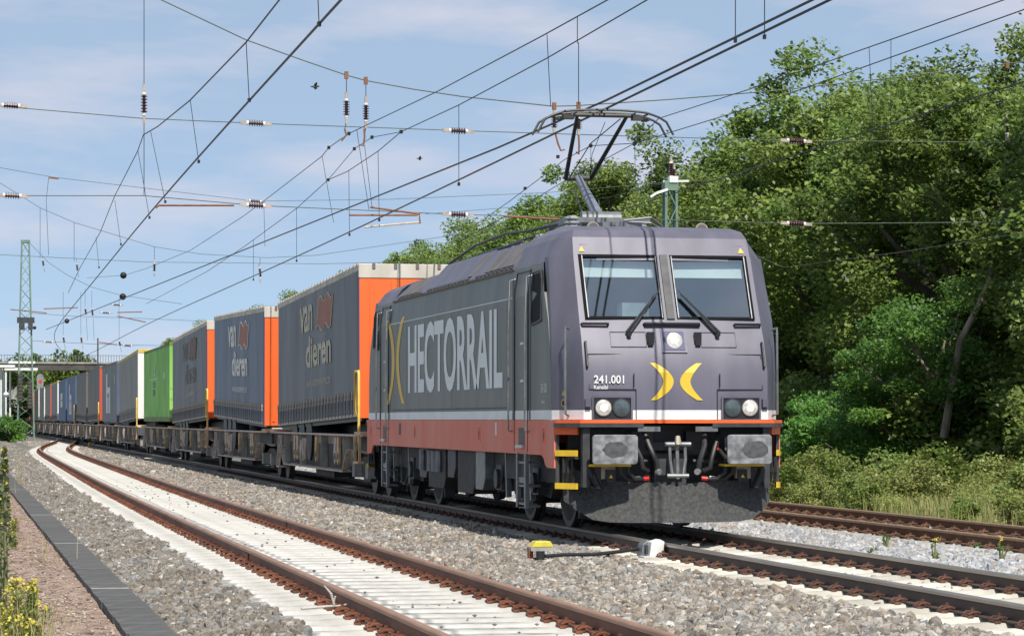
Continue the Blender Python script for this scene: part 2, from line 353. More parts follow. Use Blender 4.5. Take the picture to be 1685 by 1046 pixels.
b.add([(-7.0, -60, -0.40), (3000, -60, -0.40), (3000, 5000, -0.40), (-7.0, 5000, -0.40)], [(0, 1, 2, 3)])
structure(b.build('ground', 'earth_green'))
b = MB()
ys = [-45+5*i for i in range(90)]
for y in ys:
    for x, z in PROF: b.v.append((x, y, z))
n = len(PROF)
b.f = [(i*n+k, i*n+k+1, (i+1)*n+k+1, (i+1)*n+k) for i in range(len(ys)-1) for k in range(n-1)]; b.mi = [0]*len(b.f)
structure(b.build('ballast_bed', 'ballast_base'))
b = MB(); nx = 28; ny = 400
for j in range(ny+1):
    y = -20 + j*.28
    for i in range(nx+1):
        x = -9.9 + i*(2.3/nx); b.v.append((x, y, -0.350+random.uniform(-.014, .014)+.012*math.sin(x*2.3+y*1.1)*math.sin(y*.37+x)))
b.f = [(j*(nx+1)+i, j*(nx+1)+i+1, (j+1)*(nx+1)+i+1, (j+1)*(nx+1)+i) for j in range(ny) for i in range(nx)]; b.mi = [0]*len(b.f)
structure(b.build('path', 'earth_red', smooth=True))
# ------------------------------------------------------------------ cable trough: a row of cover slabs
tr = thing('cable_trough', 'dark concrete cable trough with flat cover slabs beside red gravel path', 'cable trough', (-7.4, -16, -0.34))
bs = MB(); bs.box((0, 0.4975, 0.02), (0.40, 0.993, 0.07)); ms = bs.mesh('cover_slab', 'slab')
bp = MB(); bp.box((0, 0.04, 0.0), (0.385, 0.075, 0.102)); mp_ = bp.mesh('joint_slab', 'slab_pale')
bw = MB(); bw.b2((-0.19, -2, -0.2), (0.19, 120, -0.018)); bw.build('trough_body', 'slab', tr)
for i in range(110):
    o = put('cover_slab', ms, tr, loc=(random.uniform(-.005, .005), i*1.0, random.uniform(-.002, .002))); o.rotation_euler = (0, random.uniform(-.006, .006), random.uniform(-.005, .005))
for i, k in enumerate((2.5, 3.15, 10.2, 21, 33, 52)):
    put('end_strip', mp_, tr, loc=(0, k, 0.008))
# ================================================================== tracks
def rail_mesh(path, mats, name):
    # section in (x, z), top of rail at z = 0; material 1 on the running head
    sec = [(-.070, -.155), (.070, -.155), (.070, -.143), (.012, -.125), (.009, -.045), (.034, -.036), (.036, -.010), (.028, 0), (-.028, 0), (-.036, -.010), (-.034, -.036), (-.009, -.045), (-.012, -.125), (-.070, -.143)]
    b = MB(); n = len(sec)
    for (x, y) in path:
        for u, v in sec: b.v.append((x+u, y, v))
    for i in range(len(path)-1):
        for k in range(n):
            b.f.append((i*n+k, i*n+(k+1) % n, (i+1)*n+(k+1) % n, (i+1)*n+k)); b.mi.append(1 if 5 <= k <= 9 else 0)
    b.f.append(tuple(range(n))); b.mi.append(0); b.f.append(tuple((len(path)-1)*n+k for k in range(n))); b.mi.append(0)
    return b.mesh(name, mats)
def sleeper_mesh(m):
    b = MB(); rows = []
    prof = [(-1.30, -.200, .11), (-1.27, -.172, .085), (-1.0, -.158, .085), (-.55, -.158, .085), (-.35, -.172, .08), (.35, -.172, .08), (.55, -.158, .085), (1.0, -.158, .085), (1.27, -.172, .085), (1.30, -.200, .11)]
    for x, z, w_ in prof:
        for yy, zz in ((-.15, -.30), (-.128, z-.055), (-.065, z), (.065, z), (.128, z-.055), (.15, -.30)): b.v.append((x, yy, zz))
    for i in range(len(prof)-1):
        for k in range(5): b.f.append((i*6+k, i*6+k+1, (i+1)*6+k+1, (i+1)*6+k)); b.mi.append(0)
    b.f += [tuple(range(6)), tuple((len(prof)-1)*6+k for k in range(6))]; b.mi += [0, 0]
    return b.mesh('sleeper', m)
def clip_mesh(m):
    b = MB()       # tension clamp: two loops over the rail foot, one bolt, an angle plate
    for s_ in (-1, 1):
        b.tube([(.075, s_*.03, -.130), (.03, s_*.045, -.112), (-.02, s_*.075, -.110), (-.055, s_*.06, -.128), (-.05, s_*.03, -.140)], .0095, 5)
    b.cyl((0, 0, -.155), (0, 0, -.078), .017, 6); b.cyl((0, 0, -.118), (0, 0, -.106), .032, 8)
    b.box((-.045, 0, -.148), (.05, .15, .02))
    return b.mesh('rail_clip', m)
def clip_block(m):   # the moulded shoulder of the sleeper beside a clip
    b = MB(); b.add([(-.10, -.07, -.165), (-.10, .07, -.165), (-.055, .055, -.138), (-.055, -.055, -.138), (.0, -.07, -.165), (.0, .07, -.165), (-.03, .055, -.138), (-.03, -.055, -.138)],
        [(0, 1, 2, 3), (3, 2, 6, 7), (7, 6, 5, 4), (0, 3, 7, 4), (1, 5, 6, 2)])
    return b.mesh('shoulder', m)
mat('clip_tan', (0.17, 0.09, 0.06), 0.75, 0.1, 0.3, 30, rand=0.3)
def build_track(label, cxf, y0, y1, rmats, smat, cmat, n_single, n_clip, n_far=130):
    t = thing('railway_track', label, 'railway track', (0, 0, 0))
    step = 2.0; ny_ = int((y1-y0)/step)
    for s_ in (-.7525, .7525):
        put('rail', rail_mesh([(cxf(y0+i*step)+s_, y0+i*step) for i in range(ny_+1)], rmats, 'rail'), t)
    sm = sleeper_mesh(smat); cm = clip_mesh(cmat)
    far = MB(); farc = MB(); ns = int((y1-y0)/0.6); nc = 0
    near_pts = sm.vertices; sv = [tuple(v.co) for v in sm.vertices]; sf = [tuple(p.vertices) for p in sm.polygons]
    cv = [tuple(v.co) for v in cm.vertices]; cf = [tuple(p.vertices) for p in cm.polygons]
    for i in range(ns):
        y = y0+.3+i*.6; x = cxf(y)
        if i < n_single:
            o = put('sleeper', sm, t, loc=(x+random.uniform(-.015, .015), y, random.uniform(-.005, .004))); o.rotation_euler = (0, 0, random.uniform(-.006, .006))
        else: far.add([(x+a, y+b_, c) for a, b_, c in sv], sf)
        for s_ in (-.7525, .7525):
            for side in (-1, 1):
                px_ = x+s_+side*.10
                if side == -1 and i < n_clip:
                    o = put('rail_clip', cm, t, loc=(px_, y, random.uniform(-.003, .003))); o.rotation_euler = (0, 0, random.uniform(-.08, .08))
                elif i < n_far: farc.add([(px_-side*a, y+b_, c) for a, b_, c in cv], cf)
    if far.f: stuff(far.build('distant_sleepers', smat, t))
    if farc.f: stuff(farc.build('distant_clips', cmat, t))
    return t
trk_a = build_track('rusty siding track with white dusty sleepers beside the cable trough', smooth_near, -20, 184, ('rail_rust', 'rail_head_brown'), 'sleeper_white', 'clip_rust', 200, 130, 300)
trk_b = build_track('dark railed main track with cream sleepers that carries the train', lambda y: 0.0, -25, 380, ('rail_dark', 'rail_head_worn'), 'sleeper_cream', 'clip_brown', 120, 70)
trk_c = build_track('brown railed track between the train and the overgrown bank', lambda y: 4.56, -20, 240, ('rail_tan', 'rail_head_tan'), 'concrete', 'clip_tan', 100, 90)
# rail joints on the siding: fish plates
for yy, s_ in ((6.1, .7525), (-3.2, -.7525)):
    b = MB(); b.box((smooth_near(yy)+s_-.018, yy, -.085), (.014, .5, .07)); b.build('fishplate', 'rail_rust', trk_a)
# dusty fill between the siding's sleepers
b = MB(); ys = [-22+2*i for i in range(100)]
for y in ys:
    for u in (-1.42, -.5, .5, 1.42): b.v.append((smooth_near(y)+u, y, -.192 if abs(u) < 1 else -.199))
b.f = [(i*4+k, i*4+k+1, (i+1)*4+k+1, (i+1)*4+k) for i in range(len(ys)-1) for k in range(3)]; b.mi = [0]*len(b.f)
structure(b.build('dusty_bed', 'dust_white'))
# overgrown track in the weeds
to = thing('overgrown_track', 'rusty abandoned rails half hidden in weeds by the forest edge', 'railway track', (0, 0, 0))
for s_ in (-.7525, .7525): put('rail', rail_mesh([(13.6+s_, y) for y in range(-10, 121, 10)], ('rail_rust', 'rail_rust'), 'rail'), to, loc=(0, 0, -.12))
# ------------------------------------------------------------------ ballast stones
def stone_material(name, stops):
    m = bpy.data.materials.new(name); m.use_nodes = True; MATS[name] = m; t = m.node_tree; p = t.nodes['Principled BSDF']; p.inputs['Roughness'].default_value = 0.9
    p.inputs['Specular IOR Level'].default_value = 0.25
    o = t.nodes.new('ShaderNodeObjectInfo'); r = t.nodes.new('ShaderNodeValToRGB'); r.color_ramp.interpolation = 'CONSTANT'
    while len(r.color_ramp.elements) < len(stops): r.color_ramp.elements.new(0.5)
    for e, (pos, col) in zip(r.color_ramp.elements, stops): e.position = pos; e.color = (*col, 1)
    t.links.new(o.outputs['Random'], r.inputs['Fac'])
    c = t.nodes.new('ShaderNodeTexCoord'); n = t.nodes.new('ShaderNodeTexNoise'); n.inputs['Scale'].default_value = 1.7; n.inputs['Detail'].default_value = 5
    t.links.new(c.outputs['Object'], n.inputs['Vector'])
    mr = t.nodes.new('ShaderNodeMapRange'); mr.inputs['From Min'].default_value = .3; mr.inputs['From Max'].default_value = .7; mr.inputs['To Min'].default_value = 0.72; mr.inputs['To Max'].default_value = 1.2
    t.links.new(n.outputs['Fac'], mr.inputs['Value'])
    h = t.nodes.new('ShaderNodeHueSaturation'); t.links.new(mr.outputs['Result'], h.inputs['Value']); t.links.new(r.outputs['Color'], h.inputs['Color'])
    n3 = t.nodes.new('ShaderNodeTexNoise'); n3.inputs['Scale'].default_value = 0.9; n3.inputs['Detail'].default_value = 4; t.links.new(o.outputs['Location'], n3.inputs['Vector'])   # stained and dusty patches
    m3 = t.nodes.new('ShaderNodeMapRange'); m3.inputs['From Min'].default_value = .35; m3.inputs['From Max'].default_value = .65; m3.inputs['To Min'].default_value = 0.0; m3.inputs['To Max'].default_value = 0.8; t.links.new(n3.outputs['Fac'], m3.inputs['Value'])
    x3 = t.nodes.new('ShaderNodeMix'); x3.data_type = 'RGBA'; x3.blend_type = 'MULTIPLY'; x3.inputs['B'].default_value = (0.86, 0.77, 0.68, 1)
    t.links.new(m3.outputs['Result'], x3.inputs['Factor']); t.links.new(h.outputs['Color'], x3.inputs['A']); t.links.new(x3.outputs['Result'], p.inputs['Base Color'])
stone_material('stone_warm', [(0, (.24, .222, .20)), (.15, (.32, .30, .275)), (.30, (.165, .158, .15)), (.43, (.29, .25, .205)), (.54, (.37, .35, .325)), (.66, (.20, .17, .14)), (.76, (.25, .25, .25)), (.88, (.44, .42, .385)), (.965, (.58, .555, .515)), (.985, (.28, .18, .12))])
stone_material('stone_dark', [(0, (.20, .185, .165)), (.2, (.26, .245, .225)), (.4, (.135, .128, .12)), (.55, (.225, .19, .155)), (.70, (.30, .285, .265)), (.84, (.19, .19, .19)), (.95, (.42, .40, .37)), (.985, (.55, .53, .49))])
stone_material('stone_blue', [(0, (.33, .34, .36)), (.2, (.40, .41, .43)), (.4, (.27, .285, .31)), (.55, (.36, .345, .32)), (.70, (.44, .445, .46)), (.86, (.50, .50, .50)), (.96, (.34, .27, .21))])
MATS['stone_blue'].node_tree.nodes['Mix'].inputs['B'].default_value = (0.93, 0.88, 0.84, 1)
def stone_nodes(mname):
    g = bpy.data.node_groups.new('stones_'+mname, 'GeometryNodeTree')
    g.interface.new_socket('Geometry', in_out='INPUT', socket_type='NodeSocketGeometry'); g.interface.new_socket('Geometry', in_out='OUTPUT', socket_type='NodeSocketGeometry')
    N = g.nodes.new; K = g.links.new
    gi = N('NodeGroupInput'); go = N('NodeGroupOutput'); jn = N('GeometryNodeJoinGeometry')
    for k in range(6):
        ic = N('GeometryNodeMeshIcoSphere'); ic.inputs['Radius'].default_value = 1; ic.inputs['Subdivisions'].default_value = 1 if k < 4 else 2
        nz = N('ShaderNodeTexNoise'); nz.inputs['Scale'].default_value = 0.9; nz.inputs['Detail'].default_value = 2
        ps = N('GeometryNodeInputPosition'); ad = N('ShaderNodeVectorMath'); ad.operation = 'ADD'; ad.inputs[1].default_value = (k*7.3, k*3.1, k*1.7)
        K(ps.outputs[0], ad.inputs[0]); K(ad.outputs[0], nz.inputs['Vector'])
        sc = N('ShaderNodeMapRange'); sc.inputs['From Min'].default_value = .28; sc.inputs['From Max'].default_value = .72; sc.inputs['To Min'].default_value = .55; sc.inputs['To Max'].default_value = 1.35
        K(nz.outputs['Fac'], sc.inputs['Value'])
        ml = N('ShaderNodeVectorMath'); ml.operation = 'SCALE'; K(ps.outputs[0], ml.inputs[0]); K(sc.outputs['Result'], ml.inputs['Scale'])
        m2 = N('ShaderNodeVectorMath'); m2.operation = 'MULTIPLY'; m2.inputs[1].default_value = (1.15, .9, .72); K(ml.outputs[0], m2.inputs[0])
        sp = N('GeometryNodeSetPosition'); K(ic.outputs['Mesh'], sp.inputs['Geometry']); K(m2.outputs[0], sp.inputs['Position'])
        sm_ = N('GeometryNodeSetMaterial'); sm_.inputs['Material'].default_value = MATS[mname]; K(sp.outputs['Geometry'], sm_.inputs['Geometry'])
        gt = N('GeometryNodeGeometryToInstance'); K(sm_.outputs['Geometry'], gt.inputs[0]); K(gt.outputs[0], jn.inputs[0])
    io = N('GeometryNodeInstanceOnPoints'); io.inputs['Pick Instance'].default_value = True
    mpn = N('GeometryNodeMeshToPoints'); K(gi.outputs[0], mpn.inputs['Mesh'])
    rv = N('FunctionNodeRandomValue'); rv.data_type = 'FLOAT_VECTOR'; rv.inputs['Max'].default_value = (6.28, 6.28, 6.28)
    na = N('GeometryNodeInputNamedAttribute'); na.data_type = 'FLOAT'; na.inputs['Name'].default_value = 'size'
    K(mpn.outputs['Points'], io.inputs['Points']); K(jn.outputs[0], io.inputs['Instance']); K(rv.outputs[0], io.inputs['Rotation']); K(na.outputs[0], io.inputs['Scale'])
    K(io.outputs['Instances'], go.inputs[0]); return g
rng = np.random.default_rng(5)
def scatter(name, mname, bands, seed=0):
    P = []; Z = []
    for (x0, x1, y0, y1, dens, r0, r1, lift) in bands:
        n_ = int((x1-x0)*(y1-y0)*dens); x = rng.uniform(x0, x1, n_); y = rng.uniform(y0, y1, n_); s_ = rng.uniform(r0, r1, n_)*(1+.9*rng.random(n_)**7)
        z = np.array([gz(q) for q in x]) + lift + rng.uniform(-.01, .012, n_) + 0.012*np.sin(x*3.1+y*.8)
        P.append(np.stack([x, y, z], 1)); Z.append(s_)
    P = np.concatenate(P); Z = np.concatenate(Z)
    # keep the stones off the siding's dusty bed where it curves across
    nxs = np.interp(P[:, 1], np.arange(-50, 400, 4), [smooth_near(q) for q in np.arange(-50, 400, 4)])
    edge = 1.33+.10*np.sin(P[:, 1]*2.1)*np.sin(P[:, 1]*.37+1)
    keep = ~((np.abs(P[:, 0]-nxs) < edge) & (P[:, 1] < 184)) | (rng.random(len(P)) < 0.0)
    P = P[keep]; Z = Z[keep]
    me = bpy.data.meshes.new(name); me.vertices.add(len(P)); me.vertices.foreach_set('co', P.astype(np.float32).ravel())
    at = me.attributes.new('size', 'FLOAT', 'POINT'); at.data.foreach_set('value', Z.astype(np.float32)); me.update()
    o = put(name, me); md = o.modifiers.new('stones', 'NODES'); md.node_group = stone_nodes(mname); return stuff(o)
o = scatter('ballast_gravel', 'stone_dark', [(-7.2, -6.2, -18, 12, 560, .018, .040, .0), (-7.2, -6.1, 12, 45, 380, .021, .043, 0), (-7.2, -5.2, 45, 190, 90, .04, .06, 0)])
tag(o, 'grey brown crushed ballast between cable trough and siding track', 'gravel')
o = scatter('ballast_gravel', 'stone_warm', [(-3.75, -1.22, -18, 14, 560, .018, .042, .006), (-4.0, -1.25, 14, 50, 380, .021, .043, .004), (-4.4, -1.25, 50, 180, 100, .04, .06, 0), (-1.25, 1.25, -22, 2, 60, .018, .034, -.02)])
tag(o, 'warm grey crushed ballast between siding track and train', 'gravel')
o = scatter('ballast_gravel', 'stone_blue', [(1.20, 3.28, -18, 20, 400, .022, .050, .008), (1.25, 3.3, 20, 60, 240, .03, .05, .004), (3.3, 5.85, -12, 40, 120, .02, .04, -.01), (5.8, 7.6, -12, 50, 300, .022, .042, 0)])
tag(o, 'pale bluish crushed ballast beside the brown railed track', 'gravel')
# loose stones lying on the siding's white sleepers and small stones on the red path
def scatter_mesh(name, mname, pts, r0, r1, label, cat, parent=None):
    V = []; Fc = []
    ico = [(0, 0, 1), (.89, 0, .45), (.28, .85, .45), (-.72, .53, .45), (-.72, -.53, .45), (.28, -.85, .45), (0, 0, -.3)]
    fc = [(0, 1, 2), (0, 2, 3), (0, 3, 4), (0, 4, 5), (0, 5, 1), (6, 2, 1), (6, 3, 2), (6, 4, 3), (6, 5, 4), (6, 1, 5)]
    for p in pts:
        r = rng.uniform(r0, r1); a = rng.uniform(0, 6.28); e = len(V); ca, sa = math.cos(a), math.sin(a); k = rng.uniform(.6, 1.3, 7)
        for i, (x, y, z) in enumerate(ico): V.append((p[0]+r*k[i]*(x*ca-y*sa), p[1]+r*k[i]*(x*sa+y*ca), p[2]+r*.7*z))
        Fc += [(i+e, j+e, q+e) for i, j, q in fc]
    me = np_mesh(name, np.array(V), np.array(Fc), mname); o = put(name, me, parent); stuff(o)
    if label: tag(o, label, cat)
    return o
mat('pebble', (0.17, 0.145, 0.12), 0.9, 0, 0.3, 20)
mat('pebble_red', (0.30, 0.19, 0.15), 0.9, 0, 0.5, 8, col2=(0.52, 0.43, 0.38))
scatter_mesh('loose_stones', 'pebble', [(smooth_near(y)+rng.uniform(-.62, .62), y, -.166) for y in rng.uniform(-16, 40, 150)], .008, .032, 'small dark stones lying on the white siding sleepers', 'stones')
scatter_mesh('path_pebbles', 'pebble_red', [(rng.uniform(-9.6, -7.62), y, -.345) for y in -17+60*rng.random(9000)**1.6], .008, .030, 'reddish pebbles strewn over the path by the trough', 'stones')
# ================================================================== locomotive
LO = thing('locomotive', 'grey and red electric freight locomotive with raised pantograph heading the train', 'locomotive', (0, 0, 0))
LEN = 16.5
# (z, half width of front, y of front, half width of side, y where chamfer meets side, y of cab panel edge)
CAB = [(1.570, 1.20, -.430, 1.480, .17, .20), (2.05, 1.20, -.415, 1.480, .17, .24), (2.45, 1.195, -.270, 1.478, .22, .32), (2.745, 1.19, -.105, 1.470, .30, .42), (3.555, 1.175, .300, 1.425, .66, .90), (3.72, 1.165, .40, 1.36, .80, 1.2)]
ROOF = [(3.50, 1.175, .28, 1.432, .64, 2.74), (3.80, 1.16, .43, 1.29, .86, 2.90), (3.895, 1.12, .53, 1.20, .95, 3.0), (3.95, 1.03, .72, 1.09, 1.1, 3.06), (4.05, .84, 2.0, .90, 2.2, 3.2)]
WX = (-1.095, -.085, .085, 1.095)
def flip(q, rear): return (q[0], LEN-q[1], q[2]) if rear else q
def ring(r, rear, scale=1.0):
    z, wf, yf, ws, yc, yb = r
    fx_ = [-wf, WX[0], WX[1], 0, WX[2], WX[3], wf]
    pts = [(-ws, yb, z), (-ws, yc, z)] + [(max(-wf, min(wf, x)), yf-0.03*(1-(x/wf)**2), z) for x in fx_] + [(ws, yc, z), (ws, yb, z)]
    return [flip(p, rear) for p in pts]
for rear in (False, True):
    b = MB(); n = 11
    for r in CAB[:-1]: b.v += ring(r, rear)
    for i in range(len(CAB)-2):
        for k in range(n-1):
            if i == 3 and k in (3, 6): continue          # window openings
            b.f.append((i*n+k, i*n+k+1, (i+1)*n+k+1, (i+1)*n+k)); b.mi.append(0)
    put('cab_shell', b.mesh('cab_shell', 'lilac', 27), LO)
    b = MB()
    for r in ROOF: b.v += ring((r[0] if not rear else 3.5+(r[0]-3.5)*.74,)+r[1:], rear)
    for i in range(len(ROOF)-1):
        for k in range(n-1): b.f.append((i*n+k, i*n+k+1, (i+1)*n+k+1, (i+1)*n+k)); b.mi.append(0)
        b.f.append((i*n+n-1, i*n, (i+1)*n, (i+1)*n+n-1)); b.mi.append(0)
    e = (len(ROOF)-1)*n
    b.f.append(tuple(e+k for k in range(n))); b.mi.append(0)
    put('cab_roof', b.mesh('cab_roof', 'lilac', 16), LO)
    # white stripe round the nose
    b = MB(); lo_ = [flip((x, y, 1.45), rear) for x, y in ((-1.486, .30), (-1.486, .17), (-1.205, -.436), (0, -.468), (1.205, -.436), (1.486, .17), (1.486, .30))]
    b.v = lo_ + [(x, y, 1.57) for x, y, z in lo_]; b.f = [(i, i+1, i+8, i+7) for i in range(6)]; b.mi = [0]*6
    b.build('stripe', 'stripe_white', LO)
    # interior behind the windscreen
    b = MB(); q = lambda a, c: b.b2(flip(a, rear), flip(c, rear))
    q((-1.15, 1.5, 1.6), (1.15, 1.54, 3.4)); q((-1.15, .1, 1.65), (1.15, 1.5, 1.7)); b.build('cab_interior', 'interior', LO)
    b = MB(); q = lambda a, c: b.b2(flip(a, rear), flip(c, rear))
    q((-1.0, .15, 2.66), (1.0, .62, 2.77)); q((-.55, .22, 2.77), (-.2, .5, 2.95)); b.build('driver_desk', 'desk', LO)
    for s_ in (-1, 1):
        b = MB()
        lo_y, hi_y = -.075, .33
        P = lambda x, t, d: flip((x, lo_y+(hi_y-lo_y)*t+d, 2.745+(3.555-2.745)*t), rear)
        b.v = [P(s_*.10, .66, .10), P(s_*1.08, .66, .10), P(s_*1.08, .92, .10), P(s_*.10, .92, .10), P(s_*.10, .66, .12), P(s_*1.08, .66, .12), P(s_*1.08, .92, .12), P(s_*.10, .92, .12)]
        b.f = [(0, 1, 2, 3), (4, 7, 6, 5), (0, 4, 5, 1), (1, 5, 6, 2), (2, 6, 7, 3), (3, 7, 4, 0)]; b.mi = [0]*6
        b.build('sun_blind', 'blind', LO)
        # pane in the slope of the nose
        yb_, yt_ = -.105-.022, .300-.022
        G = lambda x, t, d: flip((x, yb_+(yt_-yb_)*t+d, 2.745+.81*t), rear)
        b = MB(); x0, x1 = s_*.085, s_*1.095
        b.v = [G(x0, 0, .02), G(x1, 0, .02), G(x1, 1, .02), G(x0, 1, .02)]; b.f = [(0, 1, 2, 3)]; b.mi = [0]
        wn = b.build('windscreen', 'cab_glass', LO)
        b = MB()      # rubber surround and bright side strips
        for (t0, t1, xa, xb) in ((-.02, .022, x0, x1), (.978, 1.02, x0, x1), (-.02, 1.02, x0, x0+s_*.03), (-.02, 1.02, x1-s_*.02, x1+s_*.02)):
            v0 = [G(xa, t0, -.012), G(xb, t0, -.012), G(xb, t1, -.012), G(xa, t1, -.012)]; v1 = [G(xa, t0, .03), G(xb, t0, .03), G(xb, t1, .03), G(xa, t1, .03)]
            b.add(v0+v1, [(0, 1, 2, 3), (4, 7, 6, 5), (0, 4, 5, 1), (1, 5, 6, 2), (2, 6, 7, 3), (3, 7, 4, 0)])
        b.build('surround', 'void', wn)
        for xx in (s_*.105, s_*1.075):
            b = MB(); b.bar(G(xx, .0, -.016), G(xx, 1.0, -.016), .012, .012); b.build('trim_strip', 'mid_metal', wn)
    # front skirt body: buffer beam, black backing
    b = MB(); q = lambda a, c: b.b2(flip(a, rear), flip(c, rear))
    q((-1.30, .05, .55), (1.30, .20, 1.38)); b.build('buffer_beam', 'black', LO)
    b = MB(); pl = [(-1.49, 0.03), (-1.49, -.10), (-1.26, -.50), (1.26, -.50), (1.49, -.10), (1.49, 0.03)]
    b.prism([(x, LEN-y if rear else y) for x, y in pl], 'z', 1.405, 1.445); b.build('ledge', 'orange', LO)
    for s_ in (-1, 1):
        b = MB(); pl = [(s_*1.50, 0.0), (s_*1.50, -.11), (s_*1.27, -.53), (s_*.45, -.53), (s_*.45, 0)]
        b.prism([(x, LEN-y if rear else y) for x, y in pl], 'z', 1.355, 1.40); b.build('tread_plate', 'dark_metal', LO)
    # rounded snow plough with a central crease
    b = MB(); rows = []
    cols = [(-1.36, .10, .42, .86), (-1.26, -.06, .32, .84), (-1.05, -.20, .185, .74), (-.85, -.28, .155, .68), (-.60, -.36, .15, .665), (-.58, -.37, .15, .66), (-.30, -.44, .15, .655), (-.06, -.50, .15, .625), (0, -.52, .15, .60)]
    cols = cols + [(-x, y, a, c) for x, y, a, c in cols[-2::-1]]
    for x, y, a, c in cols:
        for t in (0, .12, .5, 1): b.v.append(flip((x, y-.08*(1-t)**2+.05*t, a+(c-a)*t), rear))
    for x, y, a, c in cols:
        for t in (0, .12, .5, 1): b.v.append(flip((x, y-.08*(1-t)**2+.05*t+.02, a+(c-a)*t), rear))
    m_ = len(cols)
    for i in range(m_-1):
        for k in range(3):
            b.f += [(i*4+k, i*4+k+1, (i+1)*4+k+1, (i+1)*4+k), ((m_+i)*4+k, (m_+i)*4+k+1, (m_+i+1)*4+k+1, (m_+i+1)*4+k)]; b.mi += [0, 0]
        for k in (0, 3): b.f.append((i*4+k, (i+1)*4+k, (m_+i+1)*4+k, (m_+i)*4+k)); b.mi.append(0)
    b.build('snow_plough', 'plough', LO, smooth=True)
    for s_ in (-1, 1):       # buffers
        bx_ = s_*.87
        b = MB(); pts = []
        hw, hh, r = .29, .185, .045
        for cx_, cz_, a0 in ((hw-r, hh-r, 0), (-hw+r, hh-r, 90), (-hw+r, -hh+r, 180), (hw-r, -hh+r, 270)):
            for k in range(5): a = math.radians(a0+k*22.5); pts.append((bx_+cx_+r*math.cos(a), 1.075+cz_+r*math.sin(a)))
        y0_, y1_ = (-.76, -.71) if not rear else (LEN+.76, LEN+.71)
        b.prism(pts, 'y', y0_, y1_); bf = b.build('buffer', 'buffer_face', LO, bevel=.008)
        b = MB(); n_ = 18; gx, gw, gh = (bx_+.0, .16, .10) if s_ < 0 else (bx_+.07, .17, .11)
        yv = -.764 if not rear else LEN+.764
        b.v = [(gx+gw*math.cos(2*math.pi*k/n_)*(1+.08*math.sin(3*k)), yv, 1.075+gh*math.sin(2*math.pi*k/n_)*(1+.08*math.cos(2*k))) for k in range(n_)]; b.f = [tuple(range(n_))]; b.mi = [0]
        b.build('grease_patch', 'buffer_grease', bf)
        b = MB(); b.cyl(flip((bx_, -.71, 1.07), rear), flip((bx_, .06, 1.07), rear), .12, 16); b.build('stem', 'dark_under', bf)
        b = MB(); b.b2(flip((bx_-.28, -.60, .86), rear), flip((bx_+.24, -.30, .885), rear)); b.build('foot_plate', 'step_yellow', bf)
    b = MB()                  # draw hook and screw coupling
    b.b2(flip((-.30, -.2, 1.06), rear), flip((.30, .05, 1.16), rear)); b.build('draw_gear', 'dark_metal', LO)
    b = MB(); b.tube([flip(p, rear) for p in ((0, -.1, 1.10), (0, -.42, 1.12), (.0, -.52, 1.16), (0, -.50, 1.24))], [.05, .05, .045, .03], 8); b.build('draw_hook', 'horn', LO, smooth=True)
    b = MB()
    for s_ in (-1, 1): b.tube([flip(p, rear) for p in ((s_*.10, -.47, 1.14), (s_*.10, -.50, .95), (s_*.075, -.50, .76), (0, -.50, .72))], .022, 8)
    b.cyl(flip((-.17, -.49, 1.14), rear), flip((.17, -.49, 1.14), rear), .03, 8); b.cyl(flip((-.14, -.50, .74), rear), flip((.14, -.50, .74), rear), .03, 8); b.cyl(flip((0, -.50, .70), rear), flip((0, -.46, 1.10), rear), .026, 8)
    b.build('screw_coupling', 'mid_metal', LO, smooth=True)
    for s_ in (-1, 1):
        b = MB(); b.cyl(flip((s_*.30, -.10, .92), rear), flip((s_*.62, -.10, .92), rear), .028, 8); b.build('air_pipe', 'dark_metal', LO)
        b = MB(); b.tube([flip(p, rear) for p in ((s_*.40, -.30, 1.33), (s_*.36, -.46, 1.12), (s_*.28, -.52, .92), (s_*.27, -.50, .80))], .036, 8); b.build('control_cable', 'rubber', LO, smooth=True)
        b = MB(); b.cyl(flip((s_*.27, -.50, .80), rear), flip((s_*.24, -.54, .79), rear), .04, 10); b.build('cable_plug', 'steel', LO)
        b = MB(); b.b2(flip((s_*.50, -.08, 1.0), rear), flip((s_*.22, -.02, 1.30), rear)); b.build('bay_bracket', 'dark_metal', LO)
    b = MB(); b.b2(flip((-.21, -.12, .60), rear), flip((.21, .04, 1.02), rear)); b.build('centre_plate', 'dark_metal', LO)
    for s_ in (-1, 1):        # brake hoses
        b = MB(); b.tube([flip(p, rear) for p in ((s_*.60, -.25, 1.30), (s_*.54, -.36, 1.16), (s_*.46, -.44, .96), (s_*.44, -.44, .84), (s_*.36, -.40, .80))], .032, 8); b.build('brake_hose', 'rubber', LO, smooth=True)
        for k in (0, 1):
            b = MB(); x = s_*(.60+.10*k); b.tube([flip(p, rear) for p in ((x, -.30, 1.06), (x+s_*.05, -.44, .96), (x+s_*.03, -.46, .78), (x-s_*.06, -.42, .70), (x-s_*.18, -.38, .70))], .028, 8); hb = b.build('brake_hose', 'rubber', LO, smooth=True)
            b = MB(); b.cyl(flip((x-s_*.18, -.38, .70), rear), flip((x-s_*.25, -.36, .71), rear), .03, 8); b.build('hose_valve', 'red_paint' if k == 0 else 'steel', hb)
            b = MB(); b.bar(flip((x-s_*.02, -.30, 1.06), rear), flip((x-s_*.02, -.29, 1.22), rear), .022); b.build('cock_handle', 'red_paint' if k == 0 else 'mid_metal', hb)
        b = MB(); b.b2(flip((s_*.79, -.42, .70), rear), flip((s_*1.02, -.30, .865), rear)); cb = b.build('socket_box', 'horn', LO, bevel=.01)
        b = MB(); b.b2(flip((s_*.80, -.47, .66), rear), flip((s_*.92, -.42, .82), rear)); b.build('socket_cap', 'black', cb)
